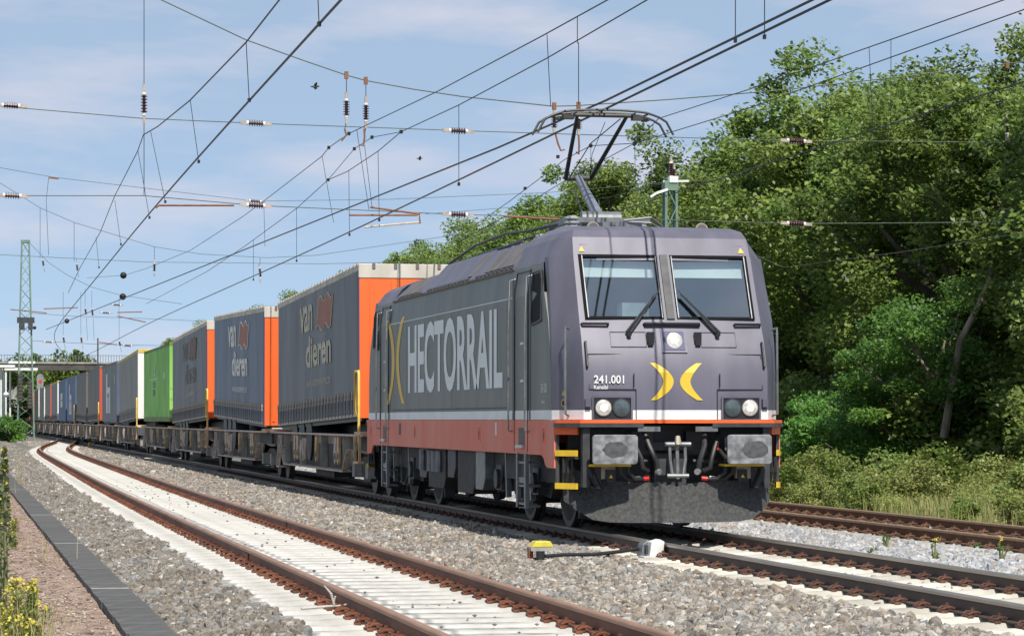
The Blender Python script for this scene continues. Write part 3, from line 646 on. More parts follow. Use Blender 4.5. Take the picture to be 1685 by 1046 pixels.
        b = MB(); zz = .715; xx = s_*.86; yv = -.474 if not rear else LEN+.474
        b.v = [(xx-.025, yv, zz), (xx+.025, yv, zz), (xx, yv, zz+.045)]; b.f = [(0, 1, 2)]; b.mi = [0]; b.build('warning_sign', 'step_yellow', cb)
        b = MB()
        # corner steps: two yellow nosings between skirt end and a black post
        b.b2(flip((s_*1.22, -.46, .64), rear), flip((s_*1.13, -.34, 1.36), rear)); b.prism([(s_*1.22, LEN+.46 if rear else -.46), (s_*1.14, LEN+.46 if rear else -.46), (s_*1.14, LEN+.2 if rear else -.2), (s_*1.22, LEN+.2 if rear else -.2)], 'z', .60, .64)
        st = b.build('corner_step', 'dark_metal', LO)
        b = MB(); b.b2(flip((s_*1.47, -.03, .60), rear), flip((s_*1.43, .03, 1.3), rear)); b.b2(flip((s_*1.30, -.24, .95), rear), flip((s_*1.18, .05, .98), rear)); b.b2(flip((s_*1.30, -.24, .575), rear), flip((s_*1.18, .05, .595), rear)); b.build('step_side', 'dark_metal', st)
        for zz in (.985, .57):
            b = MB(); b.bar(flip((s_*1.475, -.02, zz+.04), rear), flip((1.42, -.12, zz+.04) if s_ > 0 else (-1.27, -.35, zz+.04), rear), .03, .075); b.build('step_nosing', 'step_yellow', st)
        b = MB(); b.bar(flip((s_*1.475, -.02, 1.33), rear), flip((s_*1.26, -.37, 1.33), rear), .03, .14); b.build('step_frame', 'orange', st)
        b = MB()
        for k in range(3): b.tube([flip((s_*(1.28+.055*k), -.12, .97), rear), flip((s_*(1.28+.055*k), -.14, .78), rear), flip((s_*(1.28+.055*k), -.10, .66), rear)], .022, 6)
        b.build('coiled_hose', 'rubber', st)
        b = MB(); b.tube([flip((s_*1.12, -.43, .82), rear), flip((s_*1.10, -.47, .74), rear), flip((s_*1.03, -.47, .60), rear), flip((s_*1.10, -.43, .60), rear)], .05, 8); b.b2(flip((s_*.98, -.44, .57), rear), flip((s_*1.16, -.36, .87), rear)); b.build('jumper_cable', 'black', LO)
        b = MB(); b.b2(flip((s_*.52, -.515, 1.30), rear), flip((s_*.23, -.50, 1.362), rear)); b.build('number_plate', 'mid_metal', LO)
# ----- front face details (only the front end is seen; the rear gets lamps and wipers as well)
def slopey(z):   # y of the nose at height z on the front
    K = [(c[0], c[2]) for c in CAB]
    for (a, ya), (c, yc_) in zip(K, K[1:]):
        if z <= c: return ya+(yc_-ya)*(z-a)/(c-a)
    return K[-1][1]
def nose(x, z, d=.012): return Vector((x, slopey(max(z, 1.57))-.03*(1-(x/1.2)**2)-d, z))
def nose_px(px, py, d=.012):
    y = -.4
    for _ in range(4): p = at_y(px, py, y); y = nose(p.x, p.z, d).y
    return at_y(px, py, y)
def nose_strip(pts, w_, m_, name, parent=LO, d=.006):
    b = MB()
    for p, q in zip(pts, pts[1:]): b.bar(nose(*p, d=d), nose(*q, d=d), w_, .008, up=(0, 1, 0))
    return b.build(name, m_, parent)
nose_strip([(-1.13, 1.83), (-1.13, 2.275), (1.13, 2.275), (1.13, 1.83)], .011, 'black', 'hatch_seam')
nose_strip([(-1.13, 1.83), (-.53, 1.83), (-.53, 1.45)], .010, 'black', 'hatch_seam')
nose_strip([(1.13, 1.83), (.53, 1.83), (.53, 1.45)], .010, 'black', 'hatch_seam')
for s_ in (-1, 1):
    nose_strip([(s_*.56, 1.86), (s_*.56, 2.03)], .014, 'black', 'hatch_handle', d=.02)
    # lamp cluster
    x0 = s_*.84; b = MB()
    pts = [nose(x0-.235, 1.46, .02), nose(x0+.235, 1.46, .02), nose(x0+.235, 1.72, .02), nose(x0-.235, 1.72, .02)]
    b.add(pts+[p+Vector((0, .06, 0)) for p in pts], [(0, 1, 2, 3), (4, 7, 6, 5), (0, 4, 5, 1), (1, 5, 6, 2), (2, 6, 7, 3), (3, 7, 4, 0)]); hl = b.build('lamp_cluster', 'black', LO)
    b = MB()
    for (a, c) in (((-.25, 1.445), (.25, 1.445)), ((.25, 1.445), (.25, 1.735)), ((.25, 1.735), (-.25, 1.735)), ((-.25, 1.735), (-.25, 1.445))):
        b.bar(nose(x0+a[0], a[1], .022), nose(x0+c[0], c[1], .022), .022, .02, up=(0, 1, 0))
    b.build('frame', 'lilac', hl)
    for k, (dx, m_) in enumerate(((-.115*-s_*-1, 'lamp_glass'), (.115*-s_*-1, 'lamp_dark'))):
        c0 = nose(x0+(.115 if (k == 0) == (s_ > 0) else -.115), 1.60, .022)
        b = MB(); b.lathe([(0, .105), (.35, .10), (.8, .06), (1, .015)], c0, c0+Vector((0, -.035, 0)), 20); lo2 = b.build('headlight' if k == 0 else 'tail_light', m_, hl, smooth=True)
        b = MB(); b.tube([c0+Vector((.108*math.cos(t_*.3142), -.004, .108*math.sin(t_*.3142))) for t_ in range(21)], .010, 5); b.build('rim', 'dark_metal', lo2)
        if k == 0: b = MB(); b.lathe([(0, .045), (.6, .035), (1, .01)], c0+Vector((0, -.032, 0)), c0+Vector((0, -.045, 0)), 14); b.build('bulb', 'lamp_bulb', lo2, smooth=True)
    b = MB(); b.box(nose(s_*1.155, 1.66, .03), (.07, .06, .10)); b.build('bracket', 'lilac', LO)
    # grab rails on the nose
    b = MB(); b.tube([nose(s_*1.155, 2.42, .0), nose(s_*1.155, 2.44, .05), nose(s_*1.155, 2.12, .05), nose(s_*1.155, 2.10, 0)], .014, 6); b.build('grab_rail', 'black', LO)
    b = MB(); e = s_*1.0; b.tube([nose(e-.17, 2.655, 0), nose(e-.17, 2.665, .05), nose(e+.17, 2.665, .05), nose(e+.17, 2.655, 0)], .018, 6); b.build('grab_rail', 'black', LO)
    b = MB(); b.box(nose(s_*.31, 2.49, .03), (.09, .06, .14)); b.box(nose(s_*.31, 2.42, .02), (.07, .05, .06)); b.build('wiper_box', 'black', LO)
    # warning triangle above the screen
    b = MB(); c0 = nose(s_*1.06, 3.61, .008); c1 = nose(s_*1.06, 3.68, .008); b.v = [c0+Vector((-.04, 0, 0)), c0+Vector((.04, 0, 0)), c1]; b.f = [(0, 1, 2)]; b.mi = [0]; b.build('warning_sign', 'emblem_yellow', LO)
    # wipers: two arms and a blade lying from the centre post to the outside below
    wp = MB()
    A = nose(s_*.56, 2.56, .05); B = nose(s_*.13, 3.10, .07)
    wp.bar(A, B, .022, .016); wp.bar(A+Vector((s_*.06, 0, 0)), B+Vector((s_*.02, 0, -.02)), .016, .014)
    wo = wp.build('wiper', 'dark_metal', LO)
    b = MB(); b.bar(nose(s_*.60, 2.55, .04), nose(s_*.17, 3.05, .045), .035, .02); b.build('blade', 'black', wo)
    b = MB(); b.cyl(nose(s_*.58, 2.53, 0), nose(s_*.58, 2.53, .07), .03, 10); b.build('pivot', 'black', wo)
    nose_strip([(s_*.82, 2.37), (s_*.36, 2.37), (s_*.36, 2.56), (s_*.82, 2.56), (s_*.82, 2.37)], .006, 'dark_metal', 'cover_seam', d=.003)
b = MB(); b.tube([nose(-.36, 2.655, 0), nose(-.36, 2.665, .05), nose(.36, 2.665, .05), nose(.36, 2.655, 0)], .022, 6); b.build('grab_rail', 'black', LO)
b = MB(); b.bar(nose(0, 2.73, .016), nose(0, 3.57, .016), .10, .02, up=(0, 1, 0)); b.build('window_post', 'dark_metal', LO)
nose_strip([(-1.08, 3.70), (1.08, 3.70)], .006, 'dark_metal', 'roof_seam', d=.004)
b = MB(); pts = [nose(-.165, 2.30, .02), nose(.165, 2.30, .02), nose(.165, 2.60, .02), nose(-.165, 2.60, .02)]
b.add(pts+[p+Vector((0, .05, 0)) for p in pts], [(0, 1, 2, 3), (4, 7, 6, 5), (0, 4, 5, 1), (1, 5, 6, 2), (2, 6, 7, 3), (3, 7, 4, 0)]); tl = b.build('top_light', 'lilac', LO)
b = MB(); pts = [nose(-.135, 2.33, .025), nose(.135, 2.33, .025), nose(.135, 2.57, .025), nose(-.135, 2.57, .025)]; b.add(pts, [(0, 1, 2, 3)]); b.build('recess', 'navy', tl)
c0 = nose(0, 2.45, .028); b = MB(); b.lathe([(0, .108), (.4, .10), (.8, .05), (1, .01)], c0, c0+Vector((0, -.03, .006)), 20); lo2 = b.build('headlight', 'lamp_glass', tl, smooth=True); b = MB(); b.lathe([(0, .045), (.6, .035), (1, .01)], c0+Vector((0, -.027, .005)), c0+Vector((0, -.042, .006)), 14); b.build('bulb', 'lamp_bulb', lo2, smooth=True)
# emblem of two crescents
for s_ in (-1, 1):
    outer = []; inner = []
    for k in range(13):
        t = -1+2*k/12
        outer.append((s_*(.04+.225*abs(t)**1.9), 1.93+.235*t)); inner.append((s_*(.175+.165*abs(t)**1.6-.0), 1.93+.235*t))
    b = MB(); v = [nose(x, z, .006) for x, z in outer]+[nose(x, z, .006) for x, z in inner]
    b.v = [tuple(q) for q in v]; b.f = [(k, k+1, 13+k+1, 13+k) for k in range(12)]; b.mi = [0]*12; b.build('emblem', 'emblem_yellow', LO)
p0 = nose_px(977, 630.5); p1 = nose_px(1027, 617); text_front('number', '241.001', p0.x, p1.x, p0.z, p1.z, p0.y-.012, 'stripe_white', LO, .018)
p0 = nose_px(977, 640); p1 = nose_px(1000, 633); text_front('name', 'Kenobi', p0.x, p1.x, p0.z, p1.z, p0.y-.012, 'stripe_white', LO, .012)
for k, (zz, rr) in enumerate(((1.78, .045), (1.66, .05))):
    b = MB(); c0 = Vector((-1.375, -.10, zz)); nn = Vector((-.60, -.28, 0)).normalized(); nn = Vector((-.91, -.42, 0)).normalized(); tt = Vector((.42, -.91, 0))
    N_ = 3 if k == 0 else 14
    b.v = [c0+nn*.02+tt*(rr*math.sin(2*math.pi*i/N_))+Vector((0, 0, rr*math.cos(2*math.pi*i/N_))) for i in range(N_)]; b.f = [tuple(range(N_))]; b.mi = [0]; b.build('warning_sign', 'side_yellow', LO)
    if k: b = MB(); b.v = [c0+nn*.024+tt*(.034*math.sin(2*math.pi*i/N_))+Vector((0, 0, .034*math.cos(2*math.pi*i/N_))) for i in range(N_)]; b.f = [tuple(range(N_))]; b.mi = [0]; b.build('sign_centre', 'black', LO)
for s_ in (-1, 1):      # grab rails on the chamfered corners
    b = MB(); b.tube([(s_*1.33, -.14, 2.60), (s_*1.39, -.20, 2.62), (s_*1.39, -.20, 2.55), (s_*1.39, -.22, 1.52), (s_*1.34, -.16, 1.50)], .017, 8); b.build('handrail', 'mid_metal', LO, smooth=True)
# ----- sides
for s_ in (-1, 1):
    xs = s_*1.48
    b = MB()
    poly = [(.20, 1.57), (.24, 2.05), (.32, 2.45), (.42, 2.745), (.655, 3.1), (LEN-.655, 3.1), (LEN-.42, 2.745), (LEN-.32, 2.45), (LEN-.24, 2.05), (LEN-.20, 1.57)]
    top = lambda z: 1.482 if z < 3.1 else 1.482-(z-3.1)/.4*.05
    v = [(s_*top(z), y, z) for y, z in poly]; b.add(v+[(p[0]-s_*.03, p[1], p[2]) for p in v], [tuple(range(10)), tuple(range(19, 9, -1))]+[(i, i+10, (i+1) % 10+10, (i+1) % 10) for i in range(10)])
    v = [(s_*top(z), y, z) for y, z in ((.655, 3.1), (.92, 3.5), (LEN-.92, 3.5), (LEN-.655, 3.1))]; b.add(v, [(0, 1, 2, 3)])
    sw = b.build('side_wall', 'green_grey', LO)
    b = MB(); b.b2((s_*1.455, .30, 1.45), (s_*1.486, LEN-.30, 1.572)); b.build('stripe', 'stripe_white', LO)
    b = MB()
    sk = [(.0, 1.445), (0.0, .83), (.42, .83), (.55, .86), (.64, .94), (.80, .99), (LEN-.80, .99), (LEN-.64, .94), (LEN-.55, .86), (LEN-.42, .83), (LEN, .83), (LEN, 1.445)]
    b.prism(sk, 'x', s_*1.46, s_*1.492); b.build('side_skirt', 'skirt_red', LO, bevel=.006)
    for yy in (.62, 5.2, 11.0, 16.0):
        b = MB(); b.b2((s_*1.487, yy-.10, 1.13), (s_*1.4945, yy+.10, 1.37)); r_ = b.build('lifting_pocket', 'orange', LO)
        b = MB(); b.b2((s_*1.49, yy-.03, 1.15), (s_*1.497, yy+.075, 1.34)); b.build('pocket_hole', 'red_end', r_)
        b = MB(); b.b2((s_*1.492, yy-.02, 1.2), (s_*1.499, yy+.03, 1.28)); b.build('pocket_pin', 'black', r_)
    nose_ = None
    for (ya, yb_) in ((1.56, 2.70), (LEN-2.70, LEN-1.56)):      # doors with long hand rails
        b = MB()
        xx = lambda z: s_*(1.486 if z < 3.1 else 1.486-(z-3.1)/.4*.05)
        v = [(xx(1.58), ya+.12, 1.58), (xx(1.58), yb_-.12, 1.58), (xx(3.1), yb_-.12, 3.1), (xx(3.42), yb_-.12, 3.42), (xx(3.42), ya+.12, 3.42), (xx(3.1), ya+.12, 3.1)]
        b.add(v, [(0, 1, 2, 5), (5, 2, 3, 4)]); dr = b.build('door', 'green_grey', LO)
        b = MB()
        for yy in (ya+.12, yb_-.12): b.bar((xx(1.58)+s_*.002, yy, 1.02), (xx(3.1)+s_*.002, yy, 3.1), .02, .012); b.bar((xx(3.1)+s_*.002, yy, 3.1), (xx(3.45)+s_*.002, yy, 3.45), .02, .012)
        b.bar((xx(3.43)+s_*.002, ya+.1, 3.43), (xx(3.43)+s_*.002, yb_-.1, 3.43), .02, .012); b.build('door_gap', 'black', dr)
        for zz in (2.45, 1.95):
            b = MB(); b.b2((s_*1.488, ya+.30, zz), (s_*1.515, ya+.52, zz+.035)); b.build('door_handle', 'steel', dr)
        for yy in (ya, yb_):
            b = MB(); b.tube([(s_*1.45, yy, 3.36), (s_*1.53, yy, 3.34), (s_*1.555, yy, 2.6), (s_*1.555, yy, 1.30), (s_*1.50, yy, 1.29)], .014, 8); b.build('handrail', 'mid_metal', LO, smooth=True)
            b = MB(); b.b2((s_*1.481, yy-.05, 1.3), (s_*1.487, yy+.05, 3.36)); b.build('rail_recess', 'black', LO)
        b = MB(); b.b2((s_*1.487, ya+.33, 1.10), (s_*1.496, ya+.72, 1.34)); fp = b.build('foot_pocket', 'black', LO)
        b = MB(); b.b2((s_*1.49, ya+.30, 1.07), (s_*1.54, ya+.75, 1.11)); b.build('pocket_step', 'steel', fp)
        b = MB(); yl = ya-.05 if ya < 5 else yb_-.45
        for zz in (.86, .55, .28): b.b2((s_*1.30, ya+.2, zz), (s_*1.50, ya+.75, zz+.03))
        b.bar((s_*1.49, ya+.2, .27), (s_*1.49, ya+.2, 1.0), .05, .10); b.bar((s_*1.49, ya+.75, .27), (s_*1.49, ya+.75, 1.0), .05, .10); b.b2((s_*1.46, ya+.2, .60), (s_*1.50, ya+.75, .68)); b.b2((s_*1.46, ya+.2, .27), (s_*1.50, ya+.75, .34)); b.build('boarding_step', 'mid_metal', LO)
    for (ya, yb_) in ((.80, 1.44), (LEN-1.44, LEN-.80)):
        X = lambda z: s_*(1.486-max(0, z-3.1)/.4*.05+(.006 if z > 3.1 else 0))
        pts = [(ya+.04, 2.76), (yb_-.05, 2.72), (yb_, 2.80), (yb_-.03, 3.36), (ya+.16, 3.37), (ya+.05, 3.27)] if ya < 5 else [(yb_-.04, 2.76), (ya+.05, 2.72), (ya, 2.80), (ya+.03, 3.36), (yb_-.16, 3.37), (yb_-.05, 3.27)]
        cy = sum(p[0] for p in pts)/6; cz = sum(p[1] for p in pts)/6
        b = MB(); v0 = [(X(z)+s_*.004, cy+(y-cy)*1.10, cz+(z-cz)*1.08) for y, z in pts]; b.add(v0, [tuple(range(6))]); sw_ = b.build('side_window', 'green_grey', LO)
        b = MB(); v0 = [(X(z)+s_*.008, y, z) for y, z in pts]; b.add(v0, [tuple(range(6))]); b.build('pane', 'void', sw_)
        b = MB(); b.tube([(X(z)+s_*.008, cy+(y-cy)*1.10, cz+(z-cz)*1.08) for y, z in pts+pts[:1]], .012, 6); b.build('window_seal', 'dark_metal', sw_)
    b = MB(); b.b2((s_*1.481, 3.0, 1.603), (s_*1.487, LEN-3, 1.622)); b.build('panel_seam', 'dark_metal', LO)
    b = MB(); b.b2((s_*1.481, 2.8, 3.10), (s_*1.4835, LEN-2.8, 3.112)); b.build('panel_seam', 'letter_white', LO)
    # roof slope panels
    def slope_panel(y0, y1, t0, t1, m_, name, d=.0, zt=3.90, xt=1.05, par=LO):
        P = lambda y, t: (s_*(1.455+(xt-1.455)*t+d*.7), y, 3.50+(zt-3.50)*t+d*.7)
        b = MB(); v = [P(y0, t0), P(y1, t0), P(y1, t1), P(y0, t1)]; b.add(v+[(p[0]-s_*.04, p[1], p[2]-.04) for p in v], [(0, 1, 2, 3), (4, 7, 6, 5), (0, 4, 5, 1), (1, 5, 6, 2), (2, 6, 7, 3), (3, 7, 4, 0)])
        return b.build(name, m_, par)
    secs = [(2.86, 6.25, 3.94, 1.06), (6.25, 10.6, 3.98, 1.03), (10.6, LEN-2.86, 3.84, 1.12)]
    for (y0, y1, zt, xt) in secs:
        slope_panel(y0+.01, y1-.01, 0, 1, 'lilac', 'roof_slope', 0, zt, xt)
        slope_panel(y0+.02, y1-.02, -.02, .015, 'black', 'roof_seam', .012, zt, xt)
    for (y0, y1) in ((3.1, 4.0), (4.05, 4.9), (4.95, 5.25), (6.35, 6.65), (11.2, 12.1), (12.15, 13.1)):
        sec = [q for q in secs if q[0] <= y0 < q[1]][0]
        g_ = slope_panel(y0, y1, .16, .84, 'louvre', 'air_grille', .016, sec[2], sec[3])
    for (y0, y1) in ((3.0, 6.15), (6.4, 10.5), (10.7, 13.5)):
        n_ = int((y1-y0)/.32)
        for i in range(n_):
            ym = y0+i*.32; sec = [q for q in secs if q[0] <= ym < q[1]][0]
            slope_panel(ym, ym+.20, .045, .11, 'dark_metal', 'roof_vent', .018, sec[2], sec[3])
for (y0, y1, zt, xt) in ((2.9, 6.25, 3.94, 1.06), (6.25, 10.6, 3.98, 1.03), (10.6, LEN-2.9, 3.84, 1.12)):
    b = MB(); b.b2((-xt, y0, 3.48), (xt, y1, zt-.012)); b.build('roof_deck', 'lilac', LO)
for yy in (3.15, 7.55, 11.95):
    b = MB(); b.b2((-1.4835, yy-.005, 1.63), (-1.481, yy+.005, 3.1)); b.build('panel_seam', 'dark_metal', LO)
# side lettering and emblem (both flanks)
text_side('lettering', 'HECTORRAIL', 11.75, 3.45, 1.88, 3.02, -1.4875, 'letter_white', LO, .026, 1.0)
for s_ in (-1, 1):
    b = MB(); pts = []
    for k in range(15):
        t = -1+2*k/14; yc_ = 13.13+s_*(.24+.62*t*t); pts.append((yc_, 2.46+.74*t))
    b.v = [(-1.4880+(max(0, z-3.1)/.4*.05), y-.15, z) for y, z in pts]+[(-1.4880+(max(0, z-3.1)/.4*.05), y+.15, z) for y, z in pts]
    b.f = [(k, k+1, 16+k, 15+k) for k in range(14)]; b.mi = [0]*14; b.build('emblem', 'side_yellow', LO)
text_side('number', '241.001', .84, .46, 1.80, 1.92, -1.488, 'letter_white', LO)
text_side('small_print', 'RAIL', .80, .58, 1.66, 1.70, -1.488, 'letter_white', LO)
for (y, z, w_, h_, m_) in ((12.6, 1.29, .22, .20, 'dark_metal'), (3.9, 1.32, .10, .18, 'letter_white')):
    b = MB(); b.b2((-1.4945, y-w_/2, z-h_/2), (-1.4955, y+w_/2, z+h_/2)); b.build('data_panel', m_, LO)
# bogies, wheels, underframe
b = MB(); b.b2((-1.25, .9, .62), (1.25, LEN-.9, 1.05)); b.build('underframe', 'dark_under', LO)
def wheel(y, side, R, par, nm='wheel'):
    x = side*.75
    b = MB(); b.lathe([(0, R+.03), (.18, R+.03), (.22, R), (1, R-.005)], (x-side*.06, y, R-.0), (x+side*.07, y, R-.0), 28); wo = b.build(nm, 'wheel_steel', par, smooth=True)
    b = MB(); b.lathe([(0, R*.86), (.3, R*.8), (.6, .16), (1, .12)], (x+side*.072, y, R), (x+side*.10, y, R), 20); b.build('wheel_disc', 'dark_under', wo, smooth=True)
    return wo
for yc_ in (3.5, 13.94):
    bo = MB()
    for s_ in (-1, 1):
        bo.prism([(yc_-2.0, .62), (yc_-1.75, .40), (yc_-.8, .46), (yc_-.55, .30), (yc_+.55, .30), (yc_+.8, .46), (yc_+1.75, .40), (yc_+2.0, .62), (yc_+1.6, .74), (yc_-1.6, .74)], 'x', s_*1.02, s_*1.16)
    bo.b2((-1.0, yc_-.4, .3), (1.0, yc_+.4, .8)); bog = bo.build('bogie_frame', 'dark_under', LO)
    for dy in (-1.3, 1.3):
        for s_ in (-1, 1):
            wheel(yc_+dy, s_, .60, LO)
            b = MB(); b.b2((s_*1.10, yc_+dy-.2, .44), (s_*1.28, yc_+dy+.2, .80)); b.cyl((s_*1.28, yc_+dy, .6), (s_*1.33, yc_+dy, .6), .14, 14); b.build('axle_box', 'dark_metal', bog)
            for dd in (-.32, .32):
                b = MB(); b.tube([(s_*1.14+.05*math.cos(k*1.2), yc_+dy+dd+.05*math.sin(k*1.2), .50+k*.011) for k in range(32)], .018, 5); b.build('spring', 'dark_metal', bog)
        b = MB(); b.cyl((-.75, yc_+dy, .6), (.75, yc_+dy, .6), .09, 10); b.build('axle', 'dark_under', bog)
    for s_ in (-1, 1):
        for dd in (-.85, .0, .85):
            b = MB(); b.bar((s_*1.22, yc_+dd, .35), (s_*1.22, yc_+dd+.1, .98), .07, .09); b.build('damper', 'mid_metal' if dd else 'dark_metal', bog)
        for dd in (-2.05, 1.95):
            b = MB(); b.b2((s_*.66, yc_+dd, .14), (s_*.84, yc_+dd+.05, .50)); b.b2((s_*.70, yc_+dd, .45), (s_*.80, yc_+dd+.05, .8)); b.build('sand_pipe', 'dark_metal', bog)
        b = MB(); b.tube([(s_*1.2, yc_-1.0, .95), (s_*1.24, yc_-.8, .55), (s_*1.24, yc_-.3, .34), (s_*1.22, yc_+.3, .36)], .02, 6); b.tube([(s_*1.24, yc_+1.0, .95), (s_*1.27, yc_+1.1, .55), (s_*1.24, yc_+1.5, .40)], .018, 6); b.build('cable', 'rubber', bog)
for s_ in (-1, 1):
    for (y0, y1, z0, m_) in ((5.35, 6.1, .42, 'mid_metal'), (6.15, 7.6, .34, 'dark_under'), (7.8, 8.5, .55, 'dark_metal'), (8.7, 10.3, .36, 'dark_under'), (10.4, 11.2, .50, 'dark_metal')):
        b = MB(); b.prism([(y0, .99), (y0, z0+.16), (y0+.18, z0), (y1, z0), (y1, .99)], 'x', s_*.95, s_*1.38); b.build('equipment_box', m_, LO, bevel=.01)
    for y in (9.1, 9.5, 9.9, 10.7):
        b = MB(); b.cyl((s_*1.41, y, .62), (s_*1.41, y, .95), .06, 10); b.build('air_bottle', 'mid_metal', LO)
# ----- roof equipment
b = MB(); b.b2((-.62, 3.3, 3.98), (.62, 4.9, 4.04))
for x in (-.5, .5):
    for y in (3.4, 4.8): b.b2((x-.05, y-.05, 3.95), (x+.05, y+.05, 4.22))
b.b2((-.6, 3.35, 4.2), (.6, 3.43, 4.27)); b.b2((-.6, 4.75, 4.2), (.6, 4.83, 4.27)); b.b2((-.55, 3.4, 4.2), (-.47, 4.8, 4.27)); b.b2((.47, 3.4, 4.2), (.55, 4.8, 4.27))
b.cyl((-.25, 3.98, 4.30), (.32, 3.98, 4.30), .10, 12)
PA = b.build('pantograph', 'mid_metal', LO)
b = MB(); b.tube([(.02, 3.98, 4.30), (-.0, 5.28, 4.98)], [.085, .055], 12)
b.build('lower_arm', 'panto_grey', PA, smooth=True)
b = MB(); b.cyl((-.20, 5.28, 4.98), (.20, 5.28, 4.98), .042, 12); b.tube([(-.12, 4.3, 4.28), (-.10, 5.1, 4.80)], .016, 6); b.build('knee', 'dark_metal', PA, smooth=True)
for s_ in (-1, 1):
    b = MB(); b.tube([(s_*.19, 5.28, 4.98), (s_*.36, 3.72, 5.74)], [.034, .026], 10); b.build('upper_arm', 'panto_dark', PA, smooth=True)
b = MB(); b.tube([(-.14, 5.26, 4.98), (-.02, 4.4, 5.4), (.28, 3.8, 5.70)], .008, 5); b.tube([(.15, 5.2, 4.94), (.12, 4.9, 5.3), (.08, 3.9, 5.66)], .005, 5); b.build('control_rod', 'wire', PA)
hz = 5.79
for dy in (-.19, .19):
    b = MB(); pts = []
    for k in range(21):
        x = -.975+1.95*k/20; a = abs(x); z = 0 if a < .55 else -.035*((a-.55)/.12) if a < .67 else -.035-(a-.67)*.36 if a < .82 else -.089-.36*((a-.82)/.155)**1.6*.62
        pts.append((x, 3.70+dy, hz+z-.02*(a/.5)**2*(a < .55)-.02*(a >= .55)))
    b.tube(pts, [.017]*21, 8); b.build('bow_strip', 'bow', PA, smooth=True)
b = MB()
b.cyl((-.45, 3.72, 5.735), (.45, 3.72, 5.735), .03, 10)
for s_ in (-1, 1):
    for xx in (.42, .62): b.bar((s_*xx, 3.49, 5.745), (s_*xx, 3.91, 5.745), .02)
    b.box((s_*.50, 3.70, 5.70), (.16, .12, .06)); b.box((s_*.62, 3.70, 5.68), (.08, .2, .04))
b.build('head_carrier', 'bow', PA)
for (x, y, z0, h_, r) in ((-.60, 3.0, 3.96, .30, .11), (-.5, 3.4, 4.0, .18, .07), (.5, 3.4, 4.0, .18, .07), (.0, 4.85, 4.0, .22, .08), (.45, 5.6, 3.86, .34, .09), (-.2, 7.0, 3.93, .34, .09), (-.2, 9.5, 3.93, .34, .09)):
    b = MB(); pr = []
    for k in range(5): pr += [(k/5, r*.55), (k/5+.06, r), (k/5+.12, r), (k/5+.18, r*.55)]
    pr.append((1, r*.5)); b.lathe(pr, (x, y, z0), (x, y, z0+h_), 14); b.build('roof_insulator', 'porcelain', LO, smooth=True)
for x in (-.545, .96):
    b = MB(); c0 = Vector((x, 1.9, 4.02)); b.lathe([(0, .085), (.1, .09), (.45, .05), (1, .03)], c0, c0+Vector((0, .35, 0)), 18); b.box((x, 2.05, 3.97), (.05, .2, .08)); hn = b.build('horn', 'horn', LO, smooth=True)
    b = MB(); b.lathe([(0, .072), (1, .06)], c0+Vector((0, -.006, 0)), c0+Vector((0, .0, 0)), 18); b.build('horn_mouth', 'louvre', hn)
b = MB(); b.cyl((-.08, 2.2, 4.02), (-.08, 2.32, 4.02), .12, 14); b.b2((-.3, 2.4, 3.96), (.25, 2.75, 4.14)); b.tube([(.0, 2.4, 4.16), (.35, 2.3, 4.2), (.55, 2.5, 4.1), (.6, 2.6, 3.99)], .02, 6); b.tube([(.1, 2.6, 4.16), (.4, 2.5, 4.14), (.7, 2.6, 3.99)], .015, 6); b.build('roof_hardware', 'mid_metal', LO, smooth=True)
b = MB(); b.tube([(-.45, 3.9, 4.24), (-.8, 5.0, 4.18), (-.75, 7.0, 4.27), (-.7, 9.8, 4.26), (-.7, 12.2, 4.1), (-.7, 12.6, 3.82)], .022, 6); b.tube([(-.2, 7, 4.27), (-.2, 9.5, 4.27)], .02, 6); b.tube([(-.5, 6.6, 3.95), (-.5, 6.9, 4.15), (-.5, 10.4, 4.15), (-.5, 10.8, 3.9)], .025, 6)
b.tube([(.6, 6.3, 3.9), (.55, 6.35, 4.75)], .010, 5); b.tube([(.45, 6.3, 3.9), (.40, 6.35, 4.6)], .010, 5); b.build('roof_bus_bar', 'dark_metal', LO, smooth=True)
b = MB(); b.b2((-.85, 6.5, 3.915), (.85, 10.3, 4.02)); b.build('roof_box', 'lilac', LO, bevel=.02)
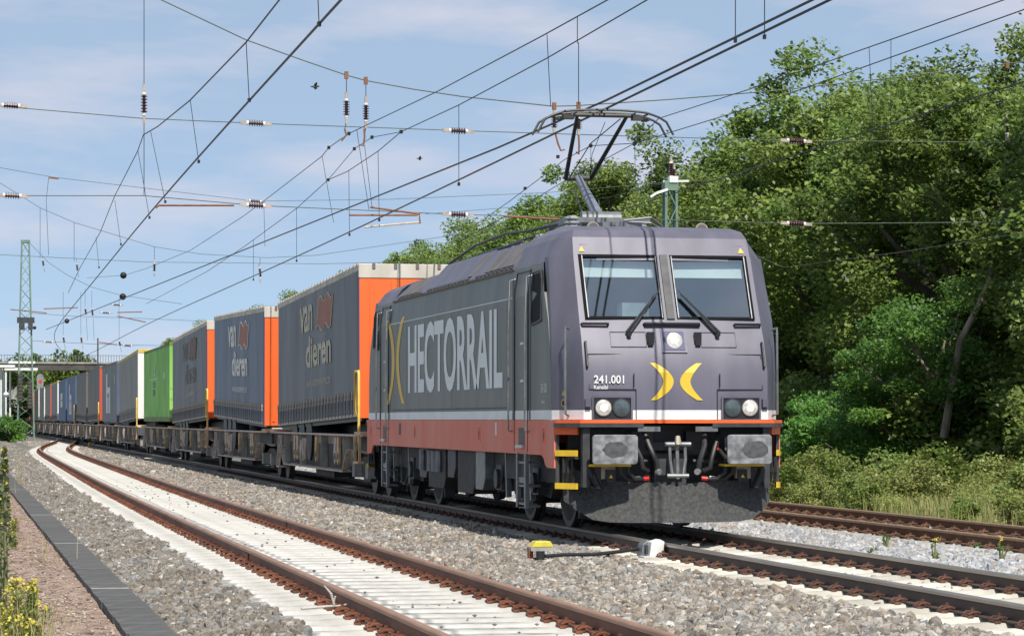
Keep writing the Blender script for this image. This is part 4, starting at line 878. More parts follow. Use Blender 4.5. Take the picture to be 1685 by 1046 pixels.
# ================================================================== wagons
def make_wagon(label):
    W = thing('pocket_wagon', label, 'wagon', (0, 0, 0), 'pocket wagons behind the locomotive')
    Lw = 15.5
    for s_ in (-1, 1):
        b = MB(); b.prism([(0, 1.13), (0, .80), (.9, .80), (2.3, .86), (3.0, .44), (13.0, .44), (13.9, .86), (15.1, .80), (15.5, .80), (15.5, 1.13)], 'x', s_*1.15, s_*1.19); sd_ = b.build('side_sill', 'wagon', W)
        b = MB(); b.b2((s_*1.14, 0, 1.13), (s_*1.38, Lw, 1.165)); b.b2((s_*1.14, 2.9, .415), (s_*1.36, 13.1, .44)); b.bar((s_*1.31, 2.28, .86), (s_*1.31, 2.98, .43), .10, .03); b.bar((s_*1.31, 13.0, .43), (s_*1.31, 13.9, .86), .10, .03); b.build('flange', 'wagon_lug', sd_)
        for i, y in enumerate((2.9, 6.3, 9.8, 12.9)):
            b = MB(); b.b2((s_*1.19, y, .47), (s_*1.34, y+.05, 1.13)); b.build('stiffener', 'wagon', sd_)
        for i, y in enumerate((3.6, 4.05, 7.1, 10.4, 10.9)):
            b = MB(); b.prism([(y, 1.10), (y+.30, 1.10), (y+.34, .75), (y+.24, .55), (y+.10, .60), (y+.06, .85)], 'x', s_*1.28, s_*1.33); lg = b.build('lashing_lug', 'wagon_lug' if i % 2 else 'wagon_tan', W)
            b = MB(); b.b2((s_*1.325, y+.12, .66), (s_*1.335, y+.24, .78)); b.build('lug_hole', 'wagon_dark', lg)
        b = MB(); b.tube([(s_*1.40, 8.4, 1.05), (s_*1.41, 8.45, .62), (s_*1.41, 8.75, .58), (s_*1.40, 8.8, 1.05)], .03, 6); b.tube([(s_*1.40, 9.0, 1.0), (s_*1.42, 9.1, .5), (s_*1.40, 9.25, 1.0)], .03, 6); b.build('brake_lever', 'wagon_lug', W)
        b = MB(); b.b2((s_*1.191, 5.2, .62), (s_*1.197, 6.0, .95)); b.build('data_plate', 'concrete', W)
        b = MB(); b.b2((s_*1.25, 13.2, .34), (s_*1.45, 13.65, .38)); b.bar((s_*1.43, 13.2, .36), (s_*1.38, 13.2, 1.1), .04); b.bar((s_*1.43, 13.65, .36), (s_*1.38, 13.65, 1.1), .04); b.build('foot_step', 'wagon_lug', W)
        b = MB(); b.b2((s_*1.0, .1, 1.165), (s_*1.40, .9, 1.22)); b.b2((s_*.5, 14.5, 1.165), (s_*1.40, 15.4, 1.21)); b.build('end_plate', 'wagon_tan', W)
    b = MB(); b.b2((-1.25, 0, .86), (1.25, 2.6, 1.12)); b.b2((-1.25, 13.4, .86), (1.25, 15.5, 1.12)); b.b2((-1.2, 2.6, .46), (1.2, 13.4, .52)); b.b2((-1.2, 3.0, .52), (-1.0, 13.0, .95)); b.b2((1.0, 3.0, .52), (1.2, 13.0, .95)); b.b2((-1.1, 6.0, .25), (1.1, 9.0, .46)); b.build('floor_frame', 'wagon_dark', W)
    bo = MB()
    yc_ = 1.25
    for s_ in (-1, 1): bo.prism([(yc_-1.3, .62), (yc_-1.2, .42), (yc_-.6, .42), (yc_-.4, .26), (yc_+.4, .26), (yc_+.6, .42), (yc_+1.2, .42), (yc_+1.3, .62), (yc_+.5, .74), (yc_-.5, .74)], 'x', s_*.98, s_*1.10)
    bo.b2((-.95, yc_-.3, .3), (.95, yc_+.3, .86)); bg_ = bo.build('bogie', 'wagon_dark', W)
    for dy in (-.9, .9):
        for s_ in (-1, 1):
            x = s_*.75; b = MB(); b.lathe([(0, .485), (.2, .485), (.24, .46), (1, .455)], (x-s_*.06, yc_+dy, .46), (x+s_*.07, yc_+dy, .46), 20); b.build('wheel', 'wheel_steel', bg_, smooth=True)
            b = MB(); b.b2((s_*1.08, yc_+dy-.17, .34), (s_*1.24, yc_+dy+.17, .62)); b.build('axle_box', 'wagon', bg_)
    return W
FR = [18.1, 34.3, 50.2, 65.8, 85.2, 101.0, 117.0, 132.4, 147.6, 163.0, 178.6, 194.4, 210.2, 226.0, 242.0, 258.0, 274.0, 290.0]
ORD = ['first', 'second', 'third', 'fourth', 'fifth', 'sixth', 'seventh', 'eighth', 'ninth', 'tenth', 'eleventh', 'twelfth', 'thirteenth', 'fourteenth', 'fifteenth', 'sixteenth', 'seventeenth', 'eighteenth']
W0 = None; WG = []
for i, y in enumerate(FR):
    lab = 'grimy brown pocket wagon with low side sills, %s behind the locomotive' % ORD[i]
    if W0 is None: W0 = make_wagon(lab); o = W0
    else: o = copy_tree(W0); o['label'] = lab
    o.location = ((-.10, -.12, -.12, -.08)[i] if i < 4 else 0, y-.85, 0); WG.append(o)
for i, o in enumerate(WG):
    if i in (0, 2, 4, 6, 8):
        b = MB(); b.tube([(-1.36, .55, 1.0), (-1.36, .55, 2.30), (-1.36, .58, 2.36), (-1.36, 1.0, 2.36), (-1.36, 1.06, 2.28), (-1.36, 1.06, 1.62), (-1.36, 1.0, 1.54), (-1.36, .56, 1.52)], .026, 8)
        b.build('hand_rail', 'rail_yellow', o, smooth=True)
        b = MB(); b.b2((-1.42, .3, .62), (-1.30, .95, .66)); b.bar((-1.38, .32, .64), (-1.38, .32, 1.15), .05); b.bar((-1.38, .93, .64), (-1.38, .93, 1.15), .05); b.build('boarding_step', 'wagon_tan', o)
b = MB(); b.b2((-.5, 15.5, .82), (.5, 19.4, 1.1)); b.b2((-1.28, 15.5, .8), (-1.2, 19.4, 1.12)); b.build('coupling_frame', 'wagon', WG[3])
# ================================================================== trailers and container
def curtain_mesh(Lt, z0, z1, m, amp=.0045, seed=0):
    r_ = random.Random(seed); V = []; nxn = 56; nz = 12
    for j in range(nz+1):
        for i in range(nxn+1):
            y = Lt*i/nxn; z = z0+(z1-z0)*j/nz
            d = amp*(math.sin(y*2.6+seed)+.6*math.sin(y*6.1+z*1.3+seed*2))*(.35+.65*(1-j/nz)) + r_.uniform(-.0012, .0012)
            V.append((-1.275-d, y, z))
    Fq = [(j*(nxn+1)+i, j*(nxn+1)+i+1, (j+1)*(nxn+1)+i+1, (j+1)*(nxn+1)+i) for j in range(nz) for i in range(nxn)]
    me = np_mesh('curtain', np.array(V), np.array(Fq), m); me.polygons.foreach_set('use_smooth', [True]*len(me.polygons)); return me
bs = MB(); bs.b2((-1.315, -.018, .05), (-1.290, .018, .50)); STRAP = bs.mesh('strap', 'strap')
bs = MB(); bs.b2((-1.325, -.035, .36), (-1.29, .035, .52)); BUCK = bs.mesh('buckle', 'strap_tan')
def make_trailer(i, y, zf, zr, cur, end, trim, label, straps=True, vis_trim=.27, Lt=13.6):
    T = thing('curtain_trailer', label, 'trailer', ((-.13, -.18, -.18)[i] if i < 3 else 0, y, zf)); T.rotation_euler = (math.atan((zr-zf)/Lt), 0, 0)
    put('curtain', curtain_mesh(Lt, .02, 2.80, cur, seed=i), T)
    b = MB(); b.b2((1.24, 0, .02), (1.27, Lt, 2.8)); b.build('far_curtain', cur, T)
    b = MB(); b.b2((-1.285, -.02, 2.80), (1.285, Lt+.02, 2.93)); b.b2((-1.290, -.03, 2.93-vis_trim), (1.290, .05, 2.932)); b.build('roof', trim, T, bevel=.012)
    b = MB(); b.b2((-1.275, -.012, .0), (1.275, .03, 2.80)); fw = b.build('front_wall', end, T)
    for k in range(6):
        b = MB(); x = -1.05+k*.42; b.b2((x-.025, -.035, .1), (x+.025, -.012, 2.6)); b.build('rib', end, fw)
    b = MB(); b.b2((-1.27, Lt-.03, 0), (1.27, Lt, 2.8)); b.build('rear_door', end, T)
    b = MB(); b.b2((-1.295, -.01, .02), (-1.270, .09, 2.80)); b.build('corner_post', end if i in (4, 10, 12, 13) else 'navy' if i < 3 else end, T)
    b = MB(); b.b2((-.55, .3, -.35), (-.40, Lt-.2, .0)); b.b2((.40, .3, -.35), (.55, Lt-.2, .0)); b.b2((-1.2, .2, -.05), (1.2, Lt-.1, .04))
    b.build('chassis', 'black', T)
    for dy in (8.2, 9.5, 10.8):
        b = MB(); b.cyl((-1.22, dy, -.30), (-.85, dy, -.30), .50, 18); b.build('wheel', 'rubber', T)
    if straps:
        n_ = 27 if i < 3 else 14
        for k in range(n_):
            yy = .25+(Lt-.5)*k/(n_-1)
            st = put('strap', STRAP, T, loc=(0, yy, 0))
            put('buckle', BUCK, st)
        b = MB(); b.b2((-1.300, .1, .03), (-1.288, Lt-.1, .085)); b.build('side_rail', 'strap_tan', T)
    if trim == 'roof_trim' and i < 3:
        for k in range(28):
            b = None; put('roof_clip', RCLIP, T, loc=(0, .2+k*.49, 0))
        for k in range(5): put('roof_clip', FCLIP, T, loc=(-1.0+k*.42, 0, 0))
    return T
bs = MB(); bs.b2((-1.295, -.05, 2.90), (-1.25, .05, 2.95)); RCLIP = bs.mesh('roof_clip', 'fitting')
bs = MB(); bs.b2((-.03, -.05, 2.84), (.03, -.03, 2.94)); FCLIP = bs.mesh('roof_clip', 'louvre')
def wave_flag(T, y0, y1, z0, z1, fill, edge):
    b = MB(); n_ = 16; top = []; bot = []
    for k in range(n_+1):
        t = k/n_; y = y0+(y1-y0)*t; wv = .07*math.sin(t*4*math.pi); top.append((-1.2875, y-.18, z1+wv)); bot.append((-1.2875, y+.18, z0+wv))
    b.v = bot+top; b.f = [(k, k+1, n_+2+k, n_+1+k) for k in range(n_)]; b.mi = [0]*n_; fl = b.build('flag_print', fill, T)
    b = MB(); b.tube([(-1.286, p[1], p[2]) for p in bot]+[(-1.286, p[1], p[2]) for p in top[::-1]]+[(-1.286, bot[0][1], bot[0][2])], .012, 4); b.build('flag_outline', edge, fl)
def van_print(T, m, fill, url=True):
    text_side('print', 'van', 9.25, 7.05, 1.99, 2.58, -1.288, m, T, .028, 1.0)
    text_side('print', 'dieren', 8.15, 4.05, 1.20, 1.88, -1.288, m, T, .028, 1.0)
    wave_flag(T, 6.15, 3.85, 1.98, 2.58, fill, m)
    text_side('print', 'WWW.VANDIERENMARITIME.COM' if url else '', 8.05, 4.15, .78, .92, -1.288, 'tan_print' if m != 'pale_print' else m, T)
T1 = make_trailer(0, 18.1, 1.48, 1.27, 'curtain', 'orange_end', 'roof_trim', 'dusty blue grey curtain trailer with tan lettering and orange end, coupled next to the locomotive')
van_print(T1, 'tan_print', 'flag_red')
T2 = make_trailer(1, 34.3, 1.30, 1.53, 'curtain_blue', 'orange_end', 'roof_trim', 'blue curtain trailer with crisp white lettering and a white flag outline on its side')
van_print(T2, 'pale_print', 'flag_red')
b = MB(); b.prism([(-.55, 2.05), (-.25, 2.05), (.0, 1.75), (-.3, 1.75)], 'y', -.045, -.038); b.build('print', 'navy', T2)
text_front('print', 'Pro', -.55, -.1, 2.48, 2.60, -.045, 'pale_print', T2, .02)
b = MB(); n_ = 20; b.v = [(-.62+.22*math.cos(6.283*k/n_), -.042, .48+.13*math.sin(6.283*k/n_)) for k in range(n_)]; b.f = [tuple(range(n_))]; b.mi = [0]; b.build('country_sign', 'end_white', T2)
text_front('print', 'NL', -.72, -.52, .42, .54, -.044, 'black', T2)
b = MB(); b.b2((-.85, -.045, .06), (-.35, -.04, .32)); b.build('reflector', 'red_end', T2)
b = MB(); b.b2((-.72, -.05, .11), (-.40, -.046, .28)); b.build('reflector', 'step_yellow', T2)
b = MB(); b.b2((-1.1, -.05, -.16), (-.3, -.02, -.05)); b.build('bumper_board', 'end_white', T2)
T3 = make_trailer(2, 50.2, 1.50, 1.30, 'curtain', 'orange_end', 'roof_trim', 'dirty slate curtain trailer with faded barely readable lettering, coupled to the green container wagon')
van_print(T3, 'faint_print', 'flag_faint')
# green container
G = thing('shipping_container', 'bright green corrugated steel container with rust streaks and doors at its end', 'container', (-.16, 65.9, 1.38))
Lg = 13.7
b = MB(); V = []; n_ = 96
for k in range(n_+1):
    y = .12+(Lg-.24)*k/n_; V.append((y, (0, .045, .045, 0)[k % 4] if True else 0))
b.v = [(-1.20-d, y, .16) for y, d in V]+[(-1.20-d, y, 2.72) for y, d in V]; b.f = [(k, k+1, n_+2+k, n_+1+k) for k in range(n_)]; b.mi = [0]*n_; b.build('side_panel', 'container_green', G)
b = MB(); b.b2((1.18, 0, .1), (1.22, Lg, 2.75)); b.build('far_panel', 'container_green', G)
b = MB(); b.b2((-1.22, 0, 2.70), (1.22, Lg, 2.80)); b.build('roof', 'container_rust', G)
b = MB(); b.b2((-1.25, .1, 0), (-1.15, Lg-.1, .17)); b.b2((1.15, .1, 0), (1.25, Lg-.1, .17)); b.b2((-1.25, .1, 2.70), (-1.18, Lg-.1, 2.78)); b.build('rail', 'container_rust', G)
for y in (0, Lg-.14):
    for x in (-1.25, 1.11):
        b = MB(); b.b2((x, y, 0), (x+.14, y+.14, 2.82)); b.build('corner_post', 'container_green', G)
        for z in (-.005, 2.70):
            b = MB(); b.b2((x-.005, y-.005, z), (x+.145, y+.145, z+.13)); b.build('corner_casting', 'container_rust', G)
for s_ in (-1, 1):
    b = MB(); b.b2((.02 if s_ > 0 else -1.11, .0, .1), (1.11 if s_ > 0 else -.02, .05, 2.7)); dr = b.build('door', 'container_green', G)
    for z in (.5, 1.1, 1.75, 2.3):
        b = MB(); b.b2((.02 if s_ > 0 else -1.1, -.012, z), (1.1 if s_ > 0 else -.02, .0, z+.03)); b.build('door_seam', 'dark_metal', dr)
    for x in (.35, .75):
        b = MB(); b.cyl((s_*x, -.04, .12), (s_*x, -.04, 2.68), .02, 8); b.build('lock_rod', 'container_rust', dr)
    b = MB(); b.b2((s_*.15, -.016, 1.45), (s_*.55, -.013, 1.95)); b.build('notice', 'end_white', dr)
text_side('print', 'J', 8.1, 7.5, 1.72, 2.15, -1.250, 'pale_print', G, .02)
text_side('print', '12', 8.6, 7.4, 1.30, 1.52, -1.250, 'navy', G, .02); text_side('print', '31', 8.6, 7.2, .98, 1.22, -1.250, 'navy', G, .02)
b = MB(); b.b2((-1.252, 5.8, 1.60), (-1.248, 10.2, 1.63)); b.b2((-1.252, 2.5, 1.56), (-1.248, 2.9, 1.78)); b.build('print', 'pale_print', G)
REST = [(4, 1.50, 1.28, 'curtain_grey', 'end_white', 'roof_yellow', 'light grey curtain trailer with white end and yellow roof edge, coupled behind the green container'),
    (5, 1.32, 1.32, 'curtain', 'curtain_blue', 'louvre', 'slate blue curtain trailer with tall white block letters ahead of the red ended trailer'),
    (6, 1.40, 1.30, 'curtain_brown', 'red_end', 'louvre', 'brown grey curtain trailer with brick red end behind the slate blue trailer'),
    (7, 1.30, 1.40, 'curtain_brown', 'curtain_brown', 'louvre', 'plain brown grey curtain trailer without lettering, one ahead of the bright blue trailers'),
    (8, 1.34, 1.34, 'curtain_bright', 'curtain_bright', 'curtain_bright', 'bright blue box trailer with tall white letters behind the plain brown grey trailer'),
    (9, 1.34, 1.34, 'curtain_bright', 'curtain_bright', 'curtain_bright', 'bright blue box trailer with a square white mark, coupled behind the other bright blue one'),
    (10, 1.42, 1.30, 'curtain_grey', 'end_white', 'roof_yellow', 'grey curtain trailer with white end and yellow roof edge behind the bright blue trailers'),
    (11, 1.40, 1.32, 'curtain_grey', 'red_end', 'louvre', 'grey curtain trailer with brick red end, coupled twelfth on the train'),
    (12, 1.32, 1.40, 'curtain_grey', 'end_white', 'roof_trim', 'grey curtain trailer with white end, coupled thirteenth on the train'),
    (13, 1.40, 1.32, 'curtain_brown', 'end_white', 'roof_trim', 'brown grey curtain trailer with white end, coupled fourteenth on the train'),
    (14, 1.40, 1.32, 'curtain_brown', 'red_end', 'louvre', 'brown curtain trailer with red end, coupled fifteenth on the train'),
    (15, 1.32, 1.40, 'curtain', 'red_end', 'louvre', 'dark slate curtain trailer with red end, coupled sixteenth on the train'),
    (16, 1.40, 1.32, 'curtain_blue', 'orange_end', 'louvre', 'blue grey curtain trailer with orange end, next to last on the train'),
    (17, 1.40, 1.32, 'curtain_blue', 'orange_end', 'louvre', 'blue grey curtain trailer with orange end, last on the train')]
for (i, zf, zr, cu_, en, tm, lab) in REST:
    T = make_trailer(i, FR[i], zf, zr, cu_, en, tm, lab, straps=(i in (4, 6, 7, 10, 11)), vis_trim=.16)
    if i in (5, 8):
        b = MB(); b.b2((-1.290, 8.4, .45), (-1.286, 9.6, 2.45)); b.b2((-1.290, 5.9, .45), (-1.286, 6.9, 1.75)); b.b2((-1.290, 6.9, 1.45), (-1.286, 8.4, 1.75)); b.b2((-1.290, 7.3, .45), (-1.286, 8.1, 1.25)); b.build('print', 'pale_print', T)
        b = MB(); b.b2((-1.290, 1.6, 1.9), (-1.286, 2.2, 2.3)); b.build('print', 'tan_print', T)
    if i == 9:
        b = MB(); b.b2((-1.290, 6, 1.0), (-1.286, 9.6, 1.45)); b.b2((-1.290, 6, 1.52), (-1.286, 9.6, 2.0)); b.build('print', 'pale_print', T)
# ================================================================== overhead line
def insulator(parent, p, q, r=.07):
    p = Vector(p); q = Vector(q); d = q-p; a = p+d*.2; c = p+d*.8
    b = MB(); pr = [(0, r*.45)]
    for k in range(6): pr += [((k+.3)/6, r*.45), ((k+.45)/6, r), ((k+.6)/6, r), ((k+.8)/6, r*.45)]
    b.lathe(pr+[(1, r*.45)], a, c, 10); o = b.build('insulator', 'insulator_brown', parent, smooth=True)
    b = MB(); b.cyl(p+d*.12, a, r*.62, 8); b.build('cap', 'white_paint', o); b = MB(); b.cyl(c, p+d*.88, r*.62, 8); b.build('cap', 'white_paint', o)
    b = MB(); b.bar(p-d*.15, p+d*.12, .05, .07); b.build('clevis', 'fitting', o); b = MB(); b.bar(q+d*.15, q-d*.12, .05, .07); b.build('clevis', 'fitting', o)
    return o
def wire(parent, name, pts, r, m='wire'):
    b = MB(); b.tube(pts, r, 5); return b.build(name, m, parent)
def lin(p, q, n):
    p = Vector(p); q = Vector(q); return [p.lerp(q, k/n) for k in range(n+1)]
HS = 25.7
hs = thing('head_span', 'cross wires with brown insulators spanning all tracks above the first trailer', 'overhead wires', (0, HS, 5.9))
hs.location = (0, 0, 0)
P = lambda x, y: at_y(x, y, HS)
wire(hs, 'upper_cross_wire', [P(*q) for q in ((-160, 164), (0, 175), (235, 195), (420, 203), (755, 215), (1000, 223), (1310, 232), (1500, 233), (1900, 238))], .010, 'wire_green')
wire(hs, 'lower_cross_wire', [P(*q) for q in ((-160, 322), (20, 322), (237, 322), (420, 338), (755, 353), (1000, 359), (1310, 368), (1500, 367), (1900, 362))], .010, 'wire_green')
wire(hs, 'head_span_wire', [P(*q) for q in ((120, -80), (265, 0), (405, 66), (500, 100), (570, 124), (603, 133), (680, 147), (760, 159), (910, 175), (950, 174), (1100, 164), (1270, 150), (1480, 127), (1900, 75))], .013, 'wire_green')
for (x, y) in ((18, 174), (421, 203), (754, 215.5), (1310, 232), (20, 322), (421, 338), (754, 353), (1310, 368)):
    insulator(hs, P(x-20, y-1), P(x+20, y+1), .075)
for (x, y0, ya, yb_, y1, x1) in ((237, -60, 146, 196, 322, 237), (570, 124, 158, 198, 215, 567), (602, 133, 165, 205, 238, 599), (912, 175, 186, 216, 222, 914), (952, 174, 190, 218, 224, 953), (1657, 107, 186, 226, 362, 1655)):
    wire(hs, 'drop_wire', [P(x, y0), P(x, ya)], .008); insulator(hs, P(x, ya), P(x, yb_), .075); wire(hs, 'drop_wire', [P(x, yb_), P(x1, y1)], .008)
    b = MB(); b.box(P(x, y0), (.08, .08, .16)); b.build('clamp', 'arm_rust', hs)
for pts in (((567, 212), (570, 222), (562, 232)), ((599, 212), (600, 225), (598, 240), (592, 238)), ((914, 220), (918, 236), (923, 248), (929, 246)), ((952, 222), (953, 240), (952, 254), (948, 250))):
    b = MB(); b.tube([P(*q) for q in pts], .022, 6); b.build('suspension_clamp', 'arm_rust', hs)
for pts, m in ((((256, 342), (262, 338), (385, 338)), 'arm_rust'), (((575, 354), (686, 354), (691, 350)), 'arm_rust'), (((609, 341), (690, 352), (691, 368)), 'arm_rust'), (((600, 374), (640, 370), (690, 366)), 'fitting'), (((830, 356), (920, 361)), 'arm_rust'), (((1655, 381), (1760, 378)), 'arm_rust')):
    b = MB(); b.tube([P(*q) for q in pts], .024, 6); b.build('registration_arm', m, hs)
# second cross span farther along
H2 = 62.0; P2 = lambda x, y: at_y(x, y, H2)
h2 = thing('head_span', 'fainter cross wires beyond the first span, above the slate trailer', 'overhead wires', (0, 0, 0))
wire(h2, 'upper_cross_wire', [P2(*q) for q in ((-60, 268), (0, 276), (90, 292), (420, 331), (640, 328), (900, 317), (1100, 300), (1300, 290))], .009, 'wire_green')
wire(h2, 'lower_cross_wire', [P2(*q) for q in ((-60, 416), (0, 419), (240, 431), (526, 434), (800, 428))], .009, 'wire_green')
wire(h2, 'head_span_wire', [P2(*q) for q in ((-40, 290), (0, 301), (66, 342), (122, 366), (254, 406), (330, 418), (440, 424), (520, 420), (760, 385), (1000, 350))], .009, 'wire_green')
insulator(h2, P2(407, 330), P2(433, 332), .07); insulator(h2, P2(427, 437), P2(429, 460), .06); insulator(h2, P2(254, 430), P2(254, 450), .06)
for (x, y0, y1) in ((66, 342, 424), (122, 366, 430), (254, 406, 455), (428, 424, 465)): wire(h2, 'drop_wire', [P2(x, y0), P2(x, y1)], .007)
b = MB(); b.bar(P2(80, 292), P2(97, 294), .06); b.build('clamp', 'arm_rust', h2); wire(h2, 'drop_wire', [P2(80, 293), P2(76, 330), P2(80, 420)], .007)
# third span at the lattice mast
H3 = 214.0; P3 = lambda x, y: at_y(x, y, H3)
h3 = thing('head_span', 'distant cross wires with small insulators strung from the green lattice mast', 'overhead wires', (0, 0, 0))
wire(h3, 'head_span_wire', [P3(*q) for q in ((50, 401), (80, 432), (110, 452), (150, 472), (200, 486), (300, 500))], .016)
wire(h3, 'upper_cross_wire', [P3(*q) for q in ((50, 515), (120, 520), (240, 524), (330, 528))], .016)
wire(h3, 'lower_cross_wire', [P3(*q) for q in ((50, 560), (82, 562), (160, 566), (330, 570))], .016)
for (x, y) in ((80, 562), (174, 514), (192, 501), (210, 568)): insulator(h3, P3(x-9, y), P3(x+9, y+1), .12)
for (x, y0, ya, yb_, y1) in ((70, 422, 426, 440, 448), (126, 424, 432, 448, 456), (140, 475, 505, 520, 560), (151, 478, 506, 522, 560), (104, 480, 552, 566, 575), (133, 480, 552, 566, 575), (196, 490, 560, 570, 580)):
    wire(h3, 'drop_wire', [P3(x, y0), P3(x, ya)], .013); insulator(h3, P3(x, ya), P3(x+2, yb_), .12); wire(h3, 'drop_wire', [P3(x+2, yb_), P3(x+4, y1)], .013)
for (x0, y0, x1, y1) in ((17, 509, 77, 515), (72, 508, 128, 506), (193, 514, 234, 513), (193, 520, 240, 530), (163, 563, 192, 567)):
    b = MB(); b.bar(P3(x0, y0), P3(x1, y1), .09); b.build('registration_arm', 'arm_rust', h3)
b = MB(); b.bar(P3(161, 556), P3(161, 604), .12); b.build('registration_arm', 'dark_metal', h3)
# running wires: contact wire + messenger + droppers, one thing for each line
def catenary(label, name='overhead_line'): return thing(name, label, 'overhead wires', (0, 0, 0))
c1 = catenary('thick contact wire and messenger above the rusty siding track')
wire(c1, 'contact_wire', [(smooth_near(y)-.02, y, 5.86-.0016*min(50, abs(y+10))) for y in range(-60, 190, 6)], .016)
X1 = lambda x, y: at_x(x, y, -5.0)
wire(c1, 'messenger_wire', [X1(*q) for q in ((560, -130), (460, 0), (405, 70), (313, 165), (260, 208), (236, 222))], .012)
wire(c1, 'messenger_wire', [X1(*q) for q in ((236, 222), (226, 250), (189, 322), (165, 382), (132, 440), (112, 482))], .010)
for a, c in (((405, 70), (410, 165)), ((313, 165), (327, 266)), ((248, 217), (272, 332)), ((227, 248), (246, 358)), ((189, 330), (199, 402)), ((158, 390), (163, 440)), ((520, -75), (525, 40))):
    wire(c1, 'dropper', [X1(*a), X1(*c)], .006); b = MB(); b.box(X1(*c), (.04, .07, .05)); b.build('dropper_clamp', 'wire', c1)
c2 = catenary('contact wire and messenger above the train, touched by the pantograph')
wire(c2, 'contact_wire', [(0.12*math.sin(y*.05), y, 5.815+.0006*y) for y in range(-60, 340, 8)], .016)
X2 = lambda x, y: at_x(x, y, 0.0)
wire(c2, 'messenger_wire', [X2(*q) for q in ((1230, -100), (1065, 0), (900, 96), (755, 173), (660, 217), (622, 249), (572, 282), (540, 296), (488, 343), (400, 407), (340, 447), (240, 500))], .010)
wire(c2, 'stitch_wire', [X2(*q) for q in ((660, 217), (612, 226), (583, 245), (540, 296))], .008)
for a, c in (((755, 173), (755, 303)), ((574, 281), (575, 386)), ((488, 343), (488, 429)), ((622, 249), (624, 362)), ((417, 394), (417, 460))):
    wire(c2, 'dropper', [X2(*a), X2(*c)], .006); b = MB(); b.box(X2(*c), (.04, .07, .06)); b.build('dropper_clamp', 'wire', c2)
for q in ((660, 217), (612, 226), (583, 245), (540, 296)):
    b = MB(); b.box(X2(*q), (.06, .10, .07)); b.build('stitch_clamp', 'wire', c2)
c3 = catenary('second contact wire drifting away from the train towards the siding')
def off3(y): return -.12 if y < 6 else -.12-(y-6)*.042
wire(c3, 'contact_wire', [(off3(y), y, 5.86+(0.0008*y if y > 0 else 0)) for y in range(-60, 110, 7)], .016)
X3 = lambda x, y: at_x(x, y, -.55)
wire(c3, 'messenger_wire', [X3(*q) for q in ((1150, -90), (1000, 0), (891, 60), (725, 148), (574, 220), (541, 243), (530, 257), (434, 331), (400, 356), (313, 412), (240, 442), (204, 453), (143, 457))], .010)
for a, c in (((530, 257), (549, 366)), ((587, 213), (607, 345)), ((600, 240), (612, 340)), ((434, 331), (436, 405)), ((950, 28), (950, 72)), ((900, 57), (906, 175)), ((952, 70), (952, 172))):
    wire(c3, 'dropper', [X3(*a), X3(*c)], .006)
for (x, y0, y1) in ((1210, -30, 67), (1258, -30, 61)): wire(c3, 'dropper', [at_x(x, y0, 0), at_x(x, y1, 0)], .006); b = MB(); b.box(at_x(x, y1, 0), (.03, .05, .05)); b.build('dropper_clamp', 'wire', c3)
for q in ((574, 220), (541, 243)):
    b = MB(); b.box(X3(*q), (.06, .10, .07)); b.build('stitch_clamp', 'wire', c3)
c4 = catenary('overhead wires of the brown railed track in front of the trees')
wire(c4, 'contact_wire', [(4.56+.1*math.sin(y*.05), y, 5.80) for y in range(-30, 260, 8)], .012)
X4 = lambda x, y: at_x(x, y, 4.56)
wire(c4, 'messenger_wire', [X4(*q) for q in ((1800, -52), (1652, 0), (1230, 148), (1084, 195), (1044, 236), (925, 300), (860, 340), (760, 395))], .009)
wire(c4, 'messenger_wire', [X4(*q) for q in ((1850, -55), (1685, 16), (1230, 179), (1044, 236), (972, 240), (930, 262), (840, 330), (780, 372))], .009)
for a, c in (((1430, 78), (1437, 228)), ((1466, 65), (1466, 226)), ((1044, 236), (1046, 300)), ((1300, 124), (1300, 250)), ((972, 240), (972, 300))):
    wire(c4, 'dropper', [X4(*a), X4(*c)], .005)
for q in ((1044, 236), (972, 240), (918, 258), (864, 310)):
    b = MB(); b.box(X4(*q), (.06, .10, .07)); b.build('stitch_clamp', 'wire', c4)
# feeder wires running to the mast by the trees
c5 = catenary('pale feeder wires slung from the mast in front of the forest')
X5 = lambda x, y: at_x(x, y, 8.5)
wire(c5, 'feeder_wire', [X5(*q) for q in ((1800, 365), (1480, 415), (1290, 440), (1103, 360))], .007, 'wire_green')
wire(c5, 'feeder_wire', [X5(*q) for q in ((1090, 302), (1000, 325), (860, 340), (700, 352))], .007, 'wire_green')
# black balls on the wires
for (x, y, lab) in ((203, 453, 'upper black ball hung on the wire above the white ended trailer'), (202, 488, 'lower black ball hung on the wire above the white ended trailer'), (110, 528, 'small black ball on a wire near the bridge railing'), (57, 539, 'small black ball on a wire beside the lattice mast')):
    c0 = at_x(x, y, -.55); b = MB(); R_ = .17 if x > 150 else .19
    b.lathe([(0, .02), (.07, R_*.5), (.22, R_*.83), (.5, R_), (.78, R_*.83), (.93, R_*.5), (1, .02)], c0+Vector((0, 0, -R_)), c0+Vector((0, 0, R_)), 16); o = b.build('wire_ball', 'wire', None, smooth=True); tag(o, lab, 'wire ball')
